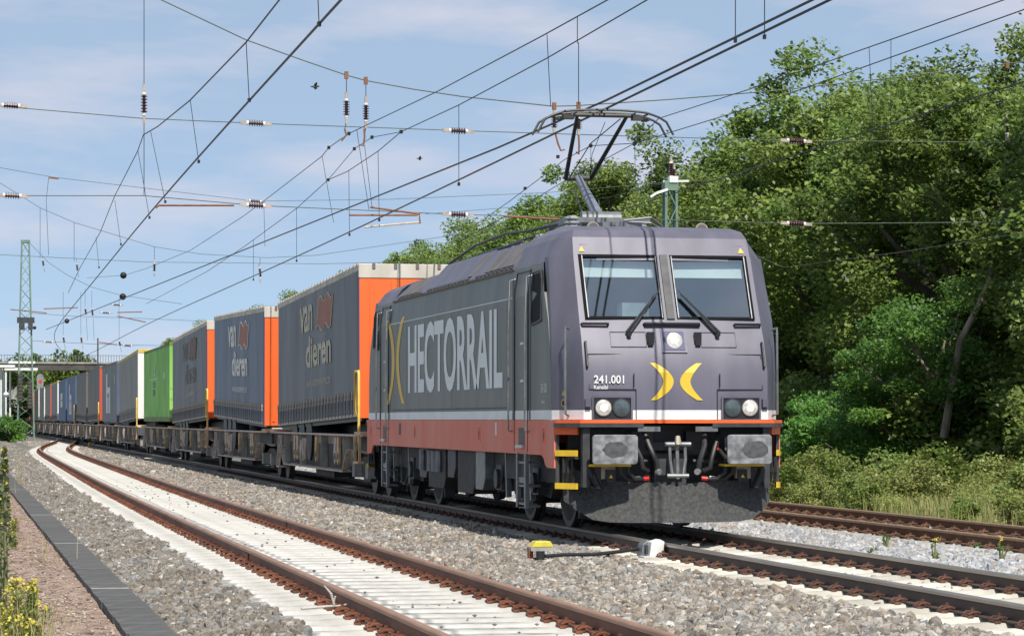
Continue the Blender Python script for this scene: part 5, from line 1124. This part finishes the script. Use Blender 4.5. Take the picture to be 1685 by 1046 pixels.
# ================================================================== masts
def lattice_mast(label, x, y, z0, z1, w0, w1, m, nlev, braces=True):
    t = thing('lattice_mast', label, 'mast', (x, y, z0)); H = z1-z0; th_ = .12 if w0 > 1 else .06
    for sx in (-1, 1):
        for sy in (-1, 1): b = MB(); b.bar((sx*w0/2, sy*w0/2, 0), (sx*w1/2, sy*w1/2, H), th_); b.build('leg', m, t)
    for k in range(nlev):
        f0, f1 = k/nlev, (k+1)/nlev; a0 = (w0+(w1-w0)*f0)/2; a1 = (w0+(w1-w0)*f1)/2; s_ = 1 if k % 2 else -1
        for face in (0, 1, 2, 3):
            p = (s_*a0, -a0, H*f0); q = (-s_*a1, -a1, H*f1)
            R = Matrix.Rotation(face*math.pi/2, 3, 'Z'); b = MB(); b.bar(R @ Vector(p), R @ Vector(q), th_*.55, th_*.4); b.build('brace', m, t)
    b = MB(); b.box((0, 0, H), (w1+th_*1.4, w1+th_*1.4, .25)); b.build('cap', m, t)
    return t
base = at_y(42, 690, 214.0)
m1 = lattice_mast('tall green lattice mast standing by the station canopy beside the train', base.x, 214, -.35, 16.9, 1.45, .62, 'mast_green', 17)
for (dx, dz, h_) in ((-.45, 4.0, 2.4), (.35, 3.4, 2.6)):     # concrete balance weights hanging in the mast
    for k in range(8): b = MB(); b.lathe([(0, .22), (1, .22)], (dx, -.85, dz-.6+k*.30), (dx, -.85, dz-.6+k*.30+.24), 10); b.build('balance_weight', 'concrete_dark', m1)
b = MB(); b.box((0, -.8, 10.4), (1.5, .25, .5)); b.box((-.3, -.8, 9.9), (.4, .3, .7)); b.box((.4, -.8, 9.9), (.4, .3, .7)); b.build('tension_gear', 'dark_metal', m1)
b = MB(); b.b2((-.85, -.85, -.3), (.85, .85, .15)); b.build('footing', 'concrete', m1)
m2 = lattice_mast('slim green lattice mast with white arm rising behind the locomotive roof', 8.5, 33, -.35, 7.25, .36, .26, 'mast_green', 14)
b = MB(); b.bar((-.1, -.15, 7.5), (-.4, -.2, 7.40), .06); b.bar((-.4, -.2, 7.40), (-.55, -.2, 7.3), .05); b.bar((-.2, -.1, 7.7), (.45, -.1, 7.72), .05); b.box((.05, -.1, 7.75), (.22, .2, .16)); b.build('bracket', 'white_paint', m2)
insulator(m2, (0, -.1, 7.75), (0, -.1, 8.25), .08); insulator(m2, (.1, 0, 7.7), (.1, 0, 8.1), .06)
# ================================================================== far background by the bridge
br = thing('footbridge', 'dark concrete bridge with railing crossing over the far end of the train', 'bridge', (0, 0, 0))
YB = 335.0; PB = lambda x, y: at_y(x, y, YB)
z0, z1, z2 = PB(100, 609).z, PB(100, 597).z, PB(100, 584).z; xl, xr = PB(-160, 600).x, PB(420, 600).x
b = MB(); b.b2((xl, YB, z0), (xr, YB+5, z1)); b.build('deck', 'concrete_dark', br)
b = MB(); b.b2((xl, YB-.15, z1-.1), (xr, YB, z1+.12)); b.build('fascia', 'concrete', br)
b = MB(); b.b2((xl, YB-.08, z2-.06), (xr, YB-.02, z2)); b.build('handrail', 'mid_metal', br)
bb = MB(); bb.b2((-.03, -.03, 0), (.03, .03, z2-z1)); mpst = bb.mesh('baluster', 'mid_metal')
nb = int((PB(240, 600).x-PB(-20, 600).x)/.35)
for k in range(min(nb, 290)): put('baluster', mpst, br, loc=(PB(-20, 600).x+k*.35, YB-.05, z1))
for px_ in (20, 290): b = MB(); q = PB(px_, 650); b.b2((q.x-.6, YB+.5, -.4), (q.x+.6, YB+4.5, z0)); b.build('pier', 'concrete', br)
cn = thing('platform_canopy', 'white platform canopy on slim posts at the far left of the tracks', 'canopy', (0, 0, 0))
YC = 222.0; PC = lambda x, y, d=0: at_y(x, y, YC+d)
for (x0, x1, y, d) in ((-60, 26, 602, 0), (14, 58, 596, 22), (0, 62, 607, 12)):
    b = MB(); p, q = PC(x0, y, d), PC(x1, y, d); b.b2((p.x, YC+d, p.z-.1), (q.x, YC+d+5, p.z+.12)); b.build('roof', 'white_paint', cn)
for (x, y, d) in ((2, 602, 0), (6, 604, 3), (10, 612, 10), (17, 607, 14)):
    p = PC(x, y, d); b = MB(); b.cyl((p.x, YC+d+1, -.4), (p.x, YC+d+1, p.z), .09, 8); b.build('post', 'white_paint', cn)
b = MB(); p, q = PC(-50, 690), PC(3, 650); b.b2((p.x, YC+2, -.4), (q.x, YC+2.2, q.z)); b.build('wall_panel', 'concrete', cn)
lp = thing('station_lamp', 'round white station sign lamp on a post near the canopy', 'lamp', PC(10, 700)); lp.location.z = -.4
b = MB(); q = PC(10, 648); b.lathe([(0, .02), (.2, .2), (.5, .26), (.8, .2), (1, .02)], (0, 0, q.z+.1), (0, 0, q.z+.6), 14); b.build('globe', 'white_paint', lp, smooth=True)
b = MB(); b.cyl((0, 0, 0), (0, 0, q.z), .06, 8); b.build('post', 'white_paint', lp)
sg = thing('railway_signal', 'grey railway signal with a red lamp above the far trailers', 'signal', (at_y(66, 690, 262).x, 262, -.4))
zz = at_y(66, 627, 262).z+.4
b = MB(); b.cyl((0, 0, 0), (0, 0, zz), .08, 8); b.build('post', 'mid_metal', sg)
b = MB(); b.prism([(-.33, zz-.7), (.33, zz-.7), (.36, zz+.4), (.2, zz+.75), (-.2, zz+.75), (-.36, zz+.4)], 'y', -.1, 0); b.build('board', 'signal_board', sg)
b = MB(); b.cyl((0, -.14, zz), (0, -.1, zz), .16, 14); b.build('lamp', 'signal_red', sg)
yb2 = thing('point_machine', 'yellow boxed point machine between the joining tracks', 'track device', at_z(150, 735, -.2))
b = MB(); b.b2((-.16, -.2, 0), (.16, .2, .30)); b.build('housing', 'step_yellow', yb2, bevel=.02); b = MB(); b.b2((-.25, -.28, -.02), (.25, .28, .03)); b.build('base', 'concrete', yb2)
yb3 = thing('track_cabinet', 'pale concrete cabinet with yellow hood at the foot of the lattice mast', 'track device', at_z(70, 713, -.3))
b = MB(); b.b2((-.9, -.3, 0), (.9, .3, .75)); b.build('cabinet', 'concrete', yb3, bevel=.03); b = MB(); b.prism([(-.45, .8), (.05, .8), (-.02, 1.15), (-.38, 1.15)], 'y', -.35, 0); b.build('hood', 'roof_yellow', yb3)
# ================================================================== track-side device: axle counter head with box and cable
p0 = at_z(1068, 925, -.17)
ac = thing('axle_counter', 'white metal axle counter clamped to the near rail of the main track', 'track device', (0, 0, 0))
y0 = at_x(1068, 912, -.95).y
b = MB(); b.prism([(-.98, -.15), (-.82, -.15), (-.80, .02), (-.86, .05), (-.96, .02)], 'y', y0-.16, y0+.02); b.build('sensor_head', 'box_white', ac, bevel=.01)
b = MB(); b.prism([(-1.02, -.16), (-.86, -.16), (-.86, -.02), (-.94, .03), (-1.0, -.02)], 'y', y0+.10, y0+.34); b.build('sensor_head', 'mid_metal', ac, bevel=.01)
b = MB(); b.b2((-1.06, y0-.22, -.175), (-.78, y0+.05, -.150)); b.build('mounting_plate', 'box_white', ac)
for dy in (-.10, -.03): b = MB(); b.cyl((-1.0, y0+dy, -.13), (-1.0, y0+dy, -.02), .016, 8); b.build('bolt', 'dark_metal', ac)
q1 = at_z(890, 925, -.2)
jb = thing('junction_box', 'yellow lidded junction box on a rusty stake in the gravel', 'track device', (q1.x, q1.y, -.22))
b = MB(); b.b2((-.14, -.12, .16), (.14, .12, .20)); b.build('box', 'slab_pale', jb); b = MB(); b.prism([(-.13, .20), (.13, .20), (.09, .27), (-.08, .27)], 'y', -.12, .12); b.build('lid', 'box_yellow', jb, bevel=.01)
b = MB(); b.b2((-.15, -.05, -.1), (-.10, .05, .18)); b.build('stake', 'rust_copper', jb); b = MB(); b.cyl((-.03, -.12, .0), (-.03, -.12, .16), .05, 10); b.build('gland', 'rubber', jb)
b = MB(); A = Vector((q1.x+.02, q1.y-.14, -.12)); B = Vector((-1.0, y0+.30, -.08)); b.tube([A, A.lerp(B, .2)+Vector((0, 0, .0)), A.lerp(B, .5)+Vector((0, 0, -.025)), A.lerp(B, .8)+Vector((0, 0, -.015)), B], .022, 8); o = b.build('signal_cable', 'rubber', None, smooth=True); tag(o, 'black cable from yellow junction box to the axle counter', 'cable')
# twig on the siding and dry stalks
tw = at_z(545, 1000, -.12); b = MB()
b.tube([tw+Vector((-.25, 0, 0)), tw+Vector((-.05, .05, .01)), tw+Vector((.03, .02, .02)), tw+Vector((.0, .0, .12)), tw+Vector((-.06, 0, .19))], [.012, .014, .013, .011, .006], 6); b.tube([tw+Vector((.02, .02, .03)), tw+Vector((.035, 0, .10))], .008, 6); b.tube([tw+Vector((.0, .03, .01)), tw+Vector((.16, .05, .03))], .008, 6)
o = b.build('twig', 'sleeper_cream', None); tag(o, 'bleached bare twig caught against the outer siding rail', 'twig')
# birds
for (px_, py_, d_, lab, rot) in ((518, 143, 60, 'dark bird flapping with raised wing between the overhead wires', .2), (690, 261, 90, 'tiny dark bird gliding high above the first trailer', -.2)):
    c0 = at_d(px_, py_, d_); B_ = thing('bird', lab, 'bird', c0)
    b = MB(); b.tube([(-.09, 0, .0), (-.04, 0, .005), (.02, 0, 0), (.07, 0, .012), (.10, 0, .015)], [.008, .022, .026, .018, .006], 8); b.build('body', 'black', B_, smooth=True)
    b = MB(); b.add([(-.02, 0, .01), (.04, 0, .01), (.05, -.05, .06+rot*.1), (.02, -.10, .085), (-.02, -.05, .05)], [(0, 1, 2, 3, 4)]); b.add([(-.02, 0, .01), (.04, 0, .01), (.06, .06, -.03), (.03, .13, -.05), (-.02, .06, -.02)], [(0, 1, 2, 3, 4)]); b.build('wings', 'black', B_)
# ================================================================== vegetation
def rand_frames(n_, up_bias, rg):      # leaf faces tipped up and towards the sun to brighten the foliage
    nrm = rg.normal(size=(n_, 3)); nrm[:, 2] = np.abs(nrm[:, 2])+up_bias; nrm[:, 1] -= up_bias*.9; nrm /= np.linalg.norm(nrm, axis=1, keepdims=True)
    t = rg.normal(size=(n_, 3)); t -= nrm*(t*nrm).sum(1, keepdims=True); t /= np.linalg.norm(t, axis=1, keepdims=True)
    return nrm, t, np.cross(nrm, t)
def leaves(name, cen, L0, L1, asp, m, rg, up=.75, mat_=None):
    n_ = len(cen); nrm, t, s_ = rand_frames(n_, up, rg); Lg_ = rg.uniform(L0, L1, n_)[:, None]; Wd = Lg_*asp
    V = np.stack([cen-t*Lg_/2, cen+s_*Wd/2+nrm*Lg_*.08, cen+t*Lg_/2, cen-s_*Wd/2+nrm*Lg_*.08], 1).reshape(-1, 3)
    return np_mesh(name, V, np.arange(n_*4).reshape(-1, 4), m)
def crown_points(rg, rx, rz, zc, nclump, per, cr0, cr1, flat=.75, low=-.9):
    C_ = []
    while len(C_) < nclump:
        d = rg.normal(size=3); d /= np.linalg.norm(d)
        if d[2] < low: continue
        r = rg.uniform(.45, 1.0)**.6 * (1+.18*math.sin(d[0]*5+d[1]*4+rg.uniform(0, .5)))
        c = np.array([d[0]*rx*r, d[1]*rx*r, zc+d[2]*rz*r])
        C_.append((c, rg.uniform(cr0, cr1)))
    out_ = []
    for c, r in C_:
        d = rg.normal(size=(per, 3)); d /= np.linalg.norm(d, axis=1, keepdims=True); rr = rg.random(per)**.45
        q = d*rr[:, None]*r; q[:, 2] *= flat; out_.append(c+q)
    return np.concatenate(out_), C_
def make_tree(var, label, leaf, rx, rz, zc, nclump, per, L0, L1, asp, cr=(.55, 1.15), bark='bark', lean=0, name='forest_tree', group='leafy trees along the forest edge', low=-.9, flat=.75):
    rg = np.random.default_rng(100+var); T = thing(name, label, 'tree', (0, 0, 0), group)
    pts, cl = crown_points(rg, rx, rz, zc, nclump, per, cr[0], cr[1], flat, low); pts[:, 2] = np.maximum(pts[:, 2], .3)
    put('crown', leaves('crown', pts, L0, L1, asp, leaf, rg), T)
    b = MB(); tp = [(lean*t_*t_, .15*math.sin(t_*3+var), t_*(zc+rz*.45)) for t_ in (0, .15, .35, .6, .85, 1)]; r0 = .03*(zc+rz)
    b.tube(tp, [r0*1.25, r0, r0*.8, r0*.6, r0*.35, r0*.15], 9); tk = b.build('trunk', bark, T, smooth=True)
    for k in range(0, len(cl), max(1, len(cl)//14)):
        c, r = cl[k]; f = max(.2, min(.95, (c[2]-.25*rx)/(zc+rz))); i0 = f*(zc+rz*.45)/(zc+rz*.45)
        st = Vector((lean*i0*i0, .15*math.sin(i0*3+var), i0*(zc+rz*.45)*.9)); en = Vector(c)
        md = st.lerp(en, .5)+Vector((0, 0, -.15*rx*.3)); b = MB(); b.tube([st, md, en], [r0*.38, r0*.24, r0*.06], 6); b.build('limb', bark, tk, smooth=True)
    return T
LT = 'tall deep green broadleaf tree in the dense forest edge beyond the tracks'; LT2 = 'tall yellowish green broadleaf tree in the dense forest edge beyond the tracks'
protos = [make_tree(0, LT, 'leaf_oak', 3.9, 4.4, 7.6, 120, 330, .11, .22, .62), make_tree(1, LT, 'leaf_oak', 3.5, 4.8, 7.4, 115, 330, .11, .22, .62), make_tree(2, LT2, 'leaf_light', 3.7, 4.3, 7.4, 115, 330, .11, .22, .62), make_tree(3, LT, 'leaf_oak', 4.3, 4.6, 7.2, 130, 330, .11, .22, .62), make_tree(4, LT2, 'leaf_light', 3.2, 4.4, 7.0, 105, 330, .11, .21, .62)]
used = [False]*len(protos)
def plant(k, plist, usedl, x, y, s_, rz, z=-.4, sz=None, label=None):
    o = plist[k] if not usedl[k] else copy_tree(plist[k]); usedl[k] = True
    o.location = (x, y, z); o.rotation_euler = (0, 0, rz); o.scale = (s_, s_, s_*(sz or 1))
    if label: o['label'] = label
    return o
rt = random.Random(21)
spots = []
y = 24.0
while y < 330:
    spots.append((19.0+rt.uniform(-1.0, 1.4), y, rt.uniform(.92, 1.08))); y += rt.uniform(4.2, 6.0) if y < 180 else rt.uniform(6.5, 9)
y = 27.0
while y < 150:
    spots.append((24.5+rt.uniform(-1.5, 1.5), y, rt.uniform(1.0, 1.14))); y += rt.uniform(5.2, 7)
y = 30.0
while y < 100:
    spots.append((31+rt.uniform(-1.5, 1.5), y, rt.uniform(1.05, 1.2))); y += rt.uniform(6, 8)
for k, (x, y, s_) in enumerate(spots):
    hgt = 1.0
    if x < 23 and 38 < y < 47: hgt = 1.07
    elif x < 23 and 47 <= y < 58: hgt = 1.13
    elif x < 23 and 112 < y < 180: hgt = .97
    plant(rt.randrange(5), protos, used, x, y, s_*hgt, rt.uniform(-.7, .5))
for k in range(len(protos)):
    if not used[k]: plant(k, protos, used, 33, 40+k*6, 1, 0)
# bright robinia in front of the forest, its pale leaning trunk
rb = make_tree(20, 'feathery bright green young tree with pale trunk in front of the forest', 'leaf_robinia', 1.75, 2.35, 2.75, 62, 330, .09, .17, .42, (.45, .85), 'bark_pale', .5, 'robinia_tree', None, flat=.42)
rb.location = (14.6, 31.5, -.4)
rb2 = make_tree(21, 'low spreading feathery shrub left of the pale trunked young tree', 'leaf_robinia', 1.7, 1.15, 1.35, 40, 300, .09, .17, .42, (.4, .75), 'bark_pale', .2, 'robinia_shrub', None, flat=.45)
rb2.location = (13.5, 34.5, -.4)
dt = thing('dead_tree', 'bare forked grey brown trunk without leaves beside the feathery young tree', 'tree', (0, 0, 0))
D_ = lambda x, y: at_y(x, y, 30.2)
b = MB(); b.tube([D_(1553, 720), D_(1566, 640), D_(1580, 560), D_(1612, 500), D_(1632, 450), D_(1650, 432)], [.11, .10, .085, .075, .05, .02], 8); b.build('trunk', 'bark_pale', dt, smooth=True)
for pts in (((1630, 460), (1634, 425), (1640, 402)), ((1632, 452), (1645, 450), (1660, 447)), ((1585, 560), (1560, 545))):
    b = MB(); b.tube([D_(*q) for q in pts], [.045, .03, .012][:len(pts)] if len(pts) == 3 else [.04, .02], 6); b.build('limb', 'bark_pale', dt, smooth=True)
# shrubs under the forest and weeds on the bank
def make_bush(var, label, leaf, r, h, nclump, per, L0, L1, asp, name, group, cat='bush'):
    rg = np.random.default_rng(300+var); T = thing(name, label, cat, (0, 0, 0), group)
    pts, cl = crown_points(rg, r, h*.55, h*.45, nclump, per, r*.22, r*.42, .8, -.95); pts[:, 2] = np.maximum(np.abs(pts[:, 2]), .03)
    put('foliage', leaves('foliage', pts, L0, L1, asp, leaf, rg), T)
    b = MB()
    for c, rr in cl[:7]: b.tube([(0, 0, 0), (c[0]*.5, c[1]*.5, c[2]*.55), tuple(c)], [.02, .014, .005], 5)
    b.build('stems', 'stem', T); return T
LB = 'leafy green shrub at the foot of the forest behind the bank'
bushes = [make_bush(0, LB, 'leaf_bush', 1.7, 3.0, 60, 240, .09, .18, .7, 'forest_shrub', 'shrubs at the foot of the forest'), make_bush(1, 'darker green leafy shrub at the foot of the forest behind the bank', 'leaf_oak', 1.5, 3.4, 60, 240, .09, .17, .7, 'forest_shrub', 'shrubs at the foot of the forest'), make_bush(2, LB, 'leaf_bush', 2.0, 2.6, 60, 240, .09, .18, .7, 'forest_shrub', 'shrubs at the foot of the forest')]
ub = [False]*3
for k in range(52):
    y = 22+k*2.3 + rt.uniform(-.8, .8); plant(rt.randrange(3), bushes, ub, 16.3+rt.uniform(-1.3, 1.2)+(k % 2)*1.0, y, rt.uniform(.8, 1.25), rt.uniform(-.8, .6))
for k in range(3):
    if not ub[k]: plant(k, bushes, ub, 17, 60, 1, 0)
LW = 'low leafy weed clump on the overgrown bank beside the brown track'
weeds = [make_bush(10, LW, 'leaf_weed', .8, .85, 34, 110, .05, .10, .6, 'weed_clump', 'weed clumps on the bank', 'weeds'), make_bush(11, 'fresh green upright weed clump on the overgrown bank beside the brown track', 'leaf_bush', .7, 1.0, 34, 110, .05, .11, .65, 'weed_clump', 'weed clumps on the bank', 'weeds'), make_bush(12, 'flat spreading weed clump on the overgrown bank beside the brown track', 'leaf_weed', .9, .6, 34, 110, .04, .09, .5, 'weed_clump', 'weed clumps on the bank', 'weeds')]
uw = [False]*3
for k in range(200):
    y = 6+60*rt.random()**1.0; x = rt.uniform(8.2, 15.8)
    s_ = rt.uniform(.6, 1.15)*(1.0 if x > 10 else .7)
    if abs(x-12.9) < .5 and rt.random() < .6: continue
    plant(rt.randrange(3), weeds, uw, x, y, s_, rt.uniform(-.8, .6), -.40)
for (px_, py_, s_, k) in ((1500, 810, 1.0, 1), (1540, 800, 1.2, 1), (1580, 790, 1.1, 1), (1310, 790, .9, 2), (1330, 775, 1.1, 1), (1620, 745, 1.6, 1), (1660, 735, 1.8, 1), (1680, 780, 1.0, 0), (1420, 805, .8, 0)):
    q = at_z(px_, 835 if py_ > 760 else 815, -.4); plant(k, weeds, uw, q.x, q.y, s_, rt.uniform(0, 6.28), -.40)
def grass(name, n_, xr, yr, h0, h1, w_, m, label, seed, zf=-.40, clump=None):
    rg = np.random.default_rng(seed)
    if clump:
        cx_ = rg.uniform(xr[0], xr[1], clump); cy_ = rg.uniform(yr[0], yr[1], clump); i = rg.integers(0, clump, n_); x = cx_[i]+rg.normal(0, .22, n_); y = cy_[i]+rg.normal(0, .35, n_)
    else: x = rg.uniform(xr[0], xr[1], n_); y = rg.uniform(yr[0], yr[1], n_)
    h = rg.uniform(h0, h1, n_); a = rg.uniform(0, 6.28, n_); ln = rg.uniform(.05, .45, n_)*h; d = np.stack([np.cos(a), np.sin(a), 0*a], 1); s_ = np.stack([-np.sin(a), np.cos(a), 0*a], 1)
    B_ = np.stack([x, y, np.full(n_, zf)], 1)
    U = np.array([0, 0, 1.0]); Md = B_+d*ln[:, None]*.38+U*h[:, None]*.6; Tp = B_+d*ln[:, None]+U*h[:, None]
    V = np.stack([B_-s_*w_/2, B_+s_*w_/2, Md+s_*w_*.4, Md-s_*w_*.4, Tp+s_*w_*.06, Tp-s_*w_*.06], 1).reshape(-1, 3)
    k6 = np.arange(n_)[:, None]*6; Fq = np.concatenate([k6+np.array([[0, 1, 2, 3]]), k6+np.array([[3, 2, 4, 5]])])
    o = put(name, np_mesh(name, V, Fq, m)); stuff(o); return tag(o, label, 'grass')
grass('dry_grass', 9000, (8.0, 15.5), (2, 70), .10, .45, .008, 'dry_grass', 'straw coloured dry grass over the bank', 1, clump=240)
grass('green_grass', 70000, (8.3, 17), (2, 75), .08, .42, .012, 'green_grass', 'short green grass and herbs covering the bank', 2, clump=900)
# yellow flowering plants by the path
def flower_plant(label, x, y, h, n_, seed, cat='flower', spread=.16):
    rg = random.Random(seed); rgn = np.random.default_rng(seed); T = thing('yellow_flower', label, cat, (x, y, -.36))
    bst = MB(); tips = []
    for k in range(n_):
        a = rg.uniform(0, 6.28); l = rg.uniform(.3, 1)*spread; hh = h*rg.uniform(.65, 1); tip = Vector((math.cos(a)*l, math.sin(a)*l, hh)); bst.tube([(math.cos(a)*.03, math.sin(a)*.03, 0), tip*.55+Vector((0, 0, hh*.05)), tip], [.006, .005, .003], 5); tips.append(tip)
    bst.build('stems', 'stem', T)
    cen = np.array([np.array(tips[i % n_])*rgn.uniform(.1, .95)+rgn.normal(0, .025, 3) for i in range(n_*60)]); cen[:, 2] = np.abs(cen[:, 2]); put('foliage', leaves('foliage', cen, .04, .10, .22, 'leaf_weed', rgn, .1), T)
    for tip in tips:
        c_ = np.array([np.array(tip)+rgn.normal(0, .022, 3)*np.array([1, 1, .9])+np.array([0, 0, -.015]) for _ in range(13)]); put('flower_head', leaves('flower_head', c_, .018, .032, .9, 'petal', rgn, .3), T)
    return T
def lat(px_, y): return at_y(px_, 700, y).x
for k, (px_, y, h, n_) in enumerate(((38, -16.6, .80, 12), (52, -16.2, .66, 9), (22, -16.9, .62, 10), (6, -16.4, .58, 9), (60, -17.0, .34, 6), (12, -15.4, .72, 8))):
    flower_plant(('yellow flowering herb, tallest of the clump beside the red path', 'yellow flowering herb at the path side of the clump', 'yellow flowering herb in the middle of the clump by the path', 'low yellow flowering herb beneath the tall mullein', 'shortest yellow flowering herb low at the edge of the red path', 'yellow flowering herb leaning against the mullein leaves')[k], lat(px_, y), y, h, n_, 40+k)
for k, (px_, py_) in enumerate(((22, 880), (24, 905))):
    q = at_z(px_, py_, -.36); flower_plant(('small solitary yellow flower on the red path behind the clump', 'second solitary yellow flower on the red path near the mullein')[k], q.x, q.y, .28, 3, 60+k, spread=.06)
# mullein: tall flower spike above a tower of broad leaves
def mullein(label, x, y, h, seed):
    rgn = np.random.default_rng(seed); T = thing('mullein', label, 'flower', (x, y, -.36))
    b = MB(); b.tube([(0, 0, 0), (.01, 0, h*.5), (0, .01, h)], [.02, .016, .008], 7); b.build('stem', 'stem', T)
    V = MB()
    for k in range(44):
        z = h*(.05+.55*k/44); a = k*2.4; L_ = .26*(1-.62*k/44); d = Vector((math.cos(a), math.sin(a), 0)); s_ = Vector((-math.sin(a), math.cos(a), 0)); w_ = L_*.17; u = Vector((0, 0, 1))
        lf = MB(); o_ = u*z; lf.add([o_, o_+d*L_*.4+s_*w_+u*L_*.35, o_+d*L_*.42+u*L_*.30, o_+d*L_*.4-s_*w_+u*L_*.35, o_+d*L_+u*L_*.32], [(0, 1, 2), (0, 2, 3), (2, 1, 4), (3, 2, 4)]); lf.build('leaf', 'leaf_mullein', T)
    z = rgn.uniform(.58, 1.02, 260)*h; a = rgn.uniform(0, 6.28, 260); r = .045*(1.05-((z/h)-.58)/.6); cen = np.stack([np.cos(a)*r, np.sin(a)*r, z], 1)
    put('spike', leaves('spike', cen, .03, .05, .7, 'leaf_mullein', rgn, .1), T); put('flower_head', leaves('flower_head', cen[:70]*np.array([1.15, 1.15, 1]), .02, .035, .9, 'petal', rgn, .2), T)
mullein('tall pale green mullein with yellow spike behind the yellow herbs', lat(7, -14.6), -14.6, 1.58, 77)
mullein('second mullein spike standing just beyond the tall one', lat(-2, -13.2), -13.2, 1.45, 78)
grass('dry_grass', 900, (-9.4, -8.3), (-18, -14.5), .15, .75, .006, 'dry_grass', 'dry straw stalks among the yellow herbs by the path', 9, -.36)
grass('dry_grass', 90, (-7.95, -7.75), (-6, 40), .15, .42, .008, 'dry_grass', 'thin dry stalks along the edge of the cable trough', 10, -.36, clump=12)
grass('green_grass', 700, (-9.6, -7.62), (-17, 30), .02, .09, .006, 'green_grass', 'sparse short green tufts on the red path', 12, -.35, clump=60)
q = at_z(33, 800, -.36)
grass('dry_grass', 34, (q.x-.10, q.x+.12), (q.y-.5, q.y+.5), .3, 1.0, .006, 'dry_grass', 'tall tawny stalks standing beside the cable trough', 11, -.36)
for k in range(7):
    pq = [(1458, 905), (1540, 925), (1648, 925), (1530, 905), (1565, 930), (1438, 912), (1610, 905)][k]; q = at_z(*pq, -.19)
    T = make_bush(30+k, ('small toadflax sprig with pale yellow top in the bluish ballast' if k in (1, 2) else 'small green weed sprig growing in the bluish ballast'), 'leaf_robinia', .07, .26 if k < 3 else .10, 8, 14, .02, .045, .3, 'ballast_weed', 'toadflax sprigs in the ballast' if k in (1, 2) else 'green sprigs in the ballast', 'weeds'); T.location = (q.x, q.y, -.2)
    if k in (1, 2): put('flower_head', leaves('flower_head', np.random.default_rng(k).normal(0, .02, (26, 3))+np.array([0, 0, .28]), .014, .024, .8, 'petal', np.random.default_rng(k)), T)
# bush at the far left and far trees beyond the bridge
lb = make_bush(50, 'round bright green bush at the foot of the lattice mast', 'leaf_robinia', 1.5, 2.0, 50, 160, .10, .2, .7, 'round_bush', None); q = at_y(8, 700, 176); lb.location = (q.x, 176, -.4)
FT = 'distant tree crowded beyond the bridge at the end of the line'
far = [make_bush(60+k, FT, 'leaf_oak', 4.2, 7, 40, 120, .4, .7, .7, 'distant_tree', 'distant trees beyond the bridge', 'tree') for k in range(2)]; uf = [False]*2
for k in range(16):
    px_ = -20+k*17; d_ = 350+rt.uniform(5, 40)+20; q = at_y(px_, 690, d_); plant(k % 2, far, uf, q.x, d_, rt.uniform(.85, 1.15), rt.uniform(0, 6), -.4, rt.uniform(1.35, 1.6))
tl_ = make_bush(70, 'dark green tree rising behind the platform canopy at the left edge', 'leaf_oak', 3.2, 7.2, 46, 160, .25, .45, .7, 'canopy_tree', None, 'tree'); q = at_y(2, 690, 250); tl_.location = (q.x, 250, -.4)
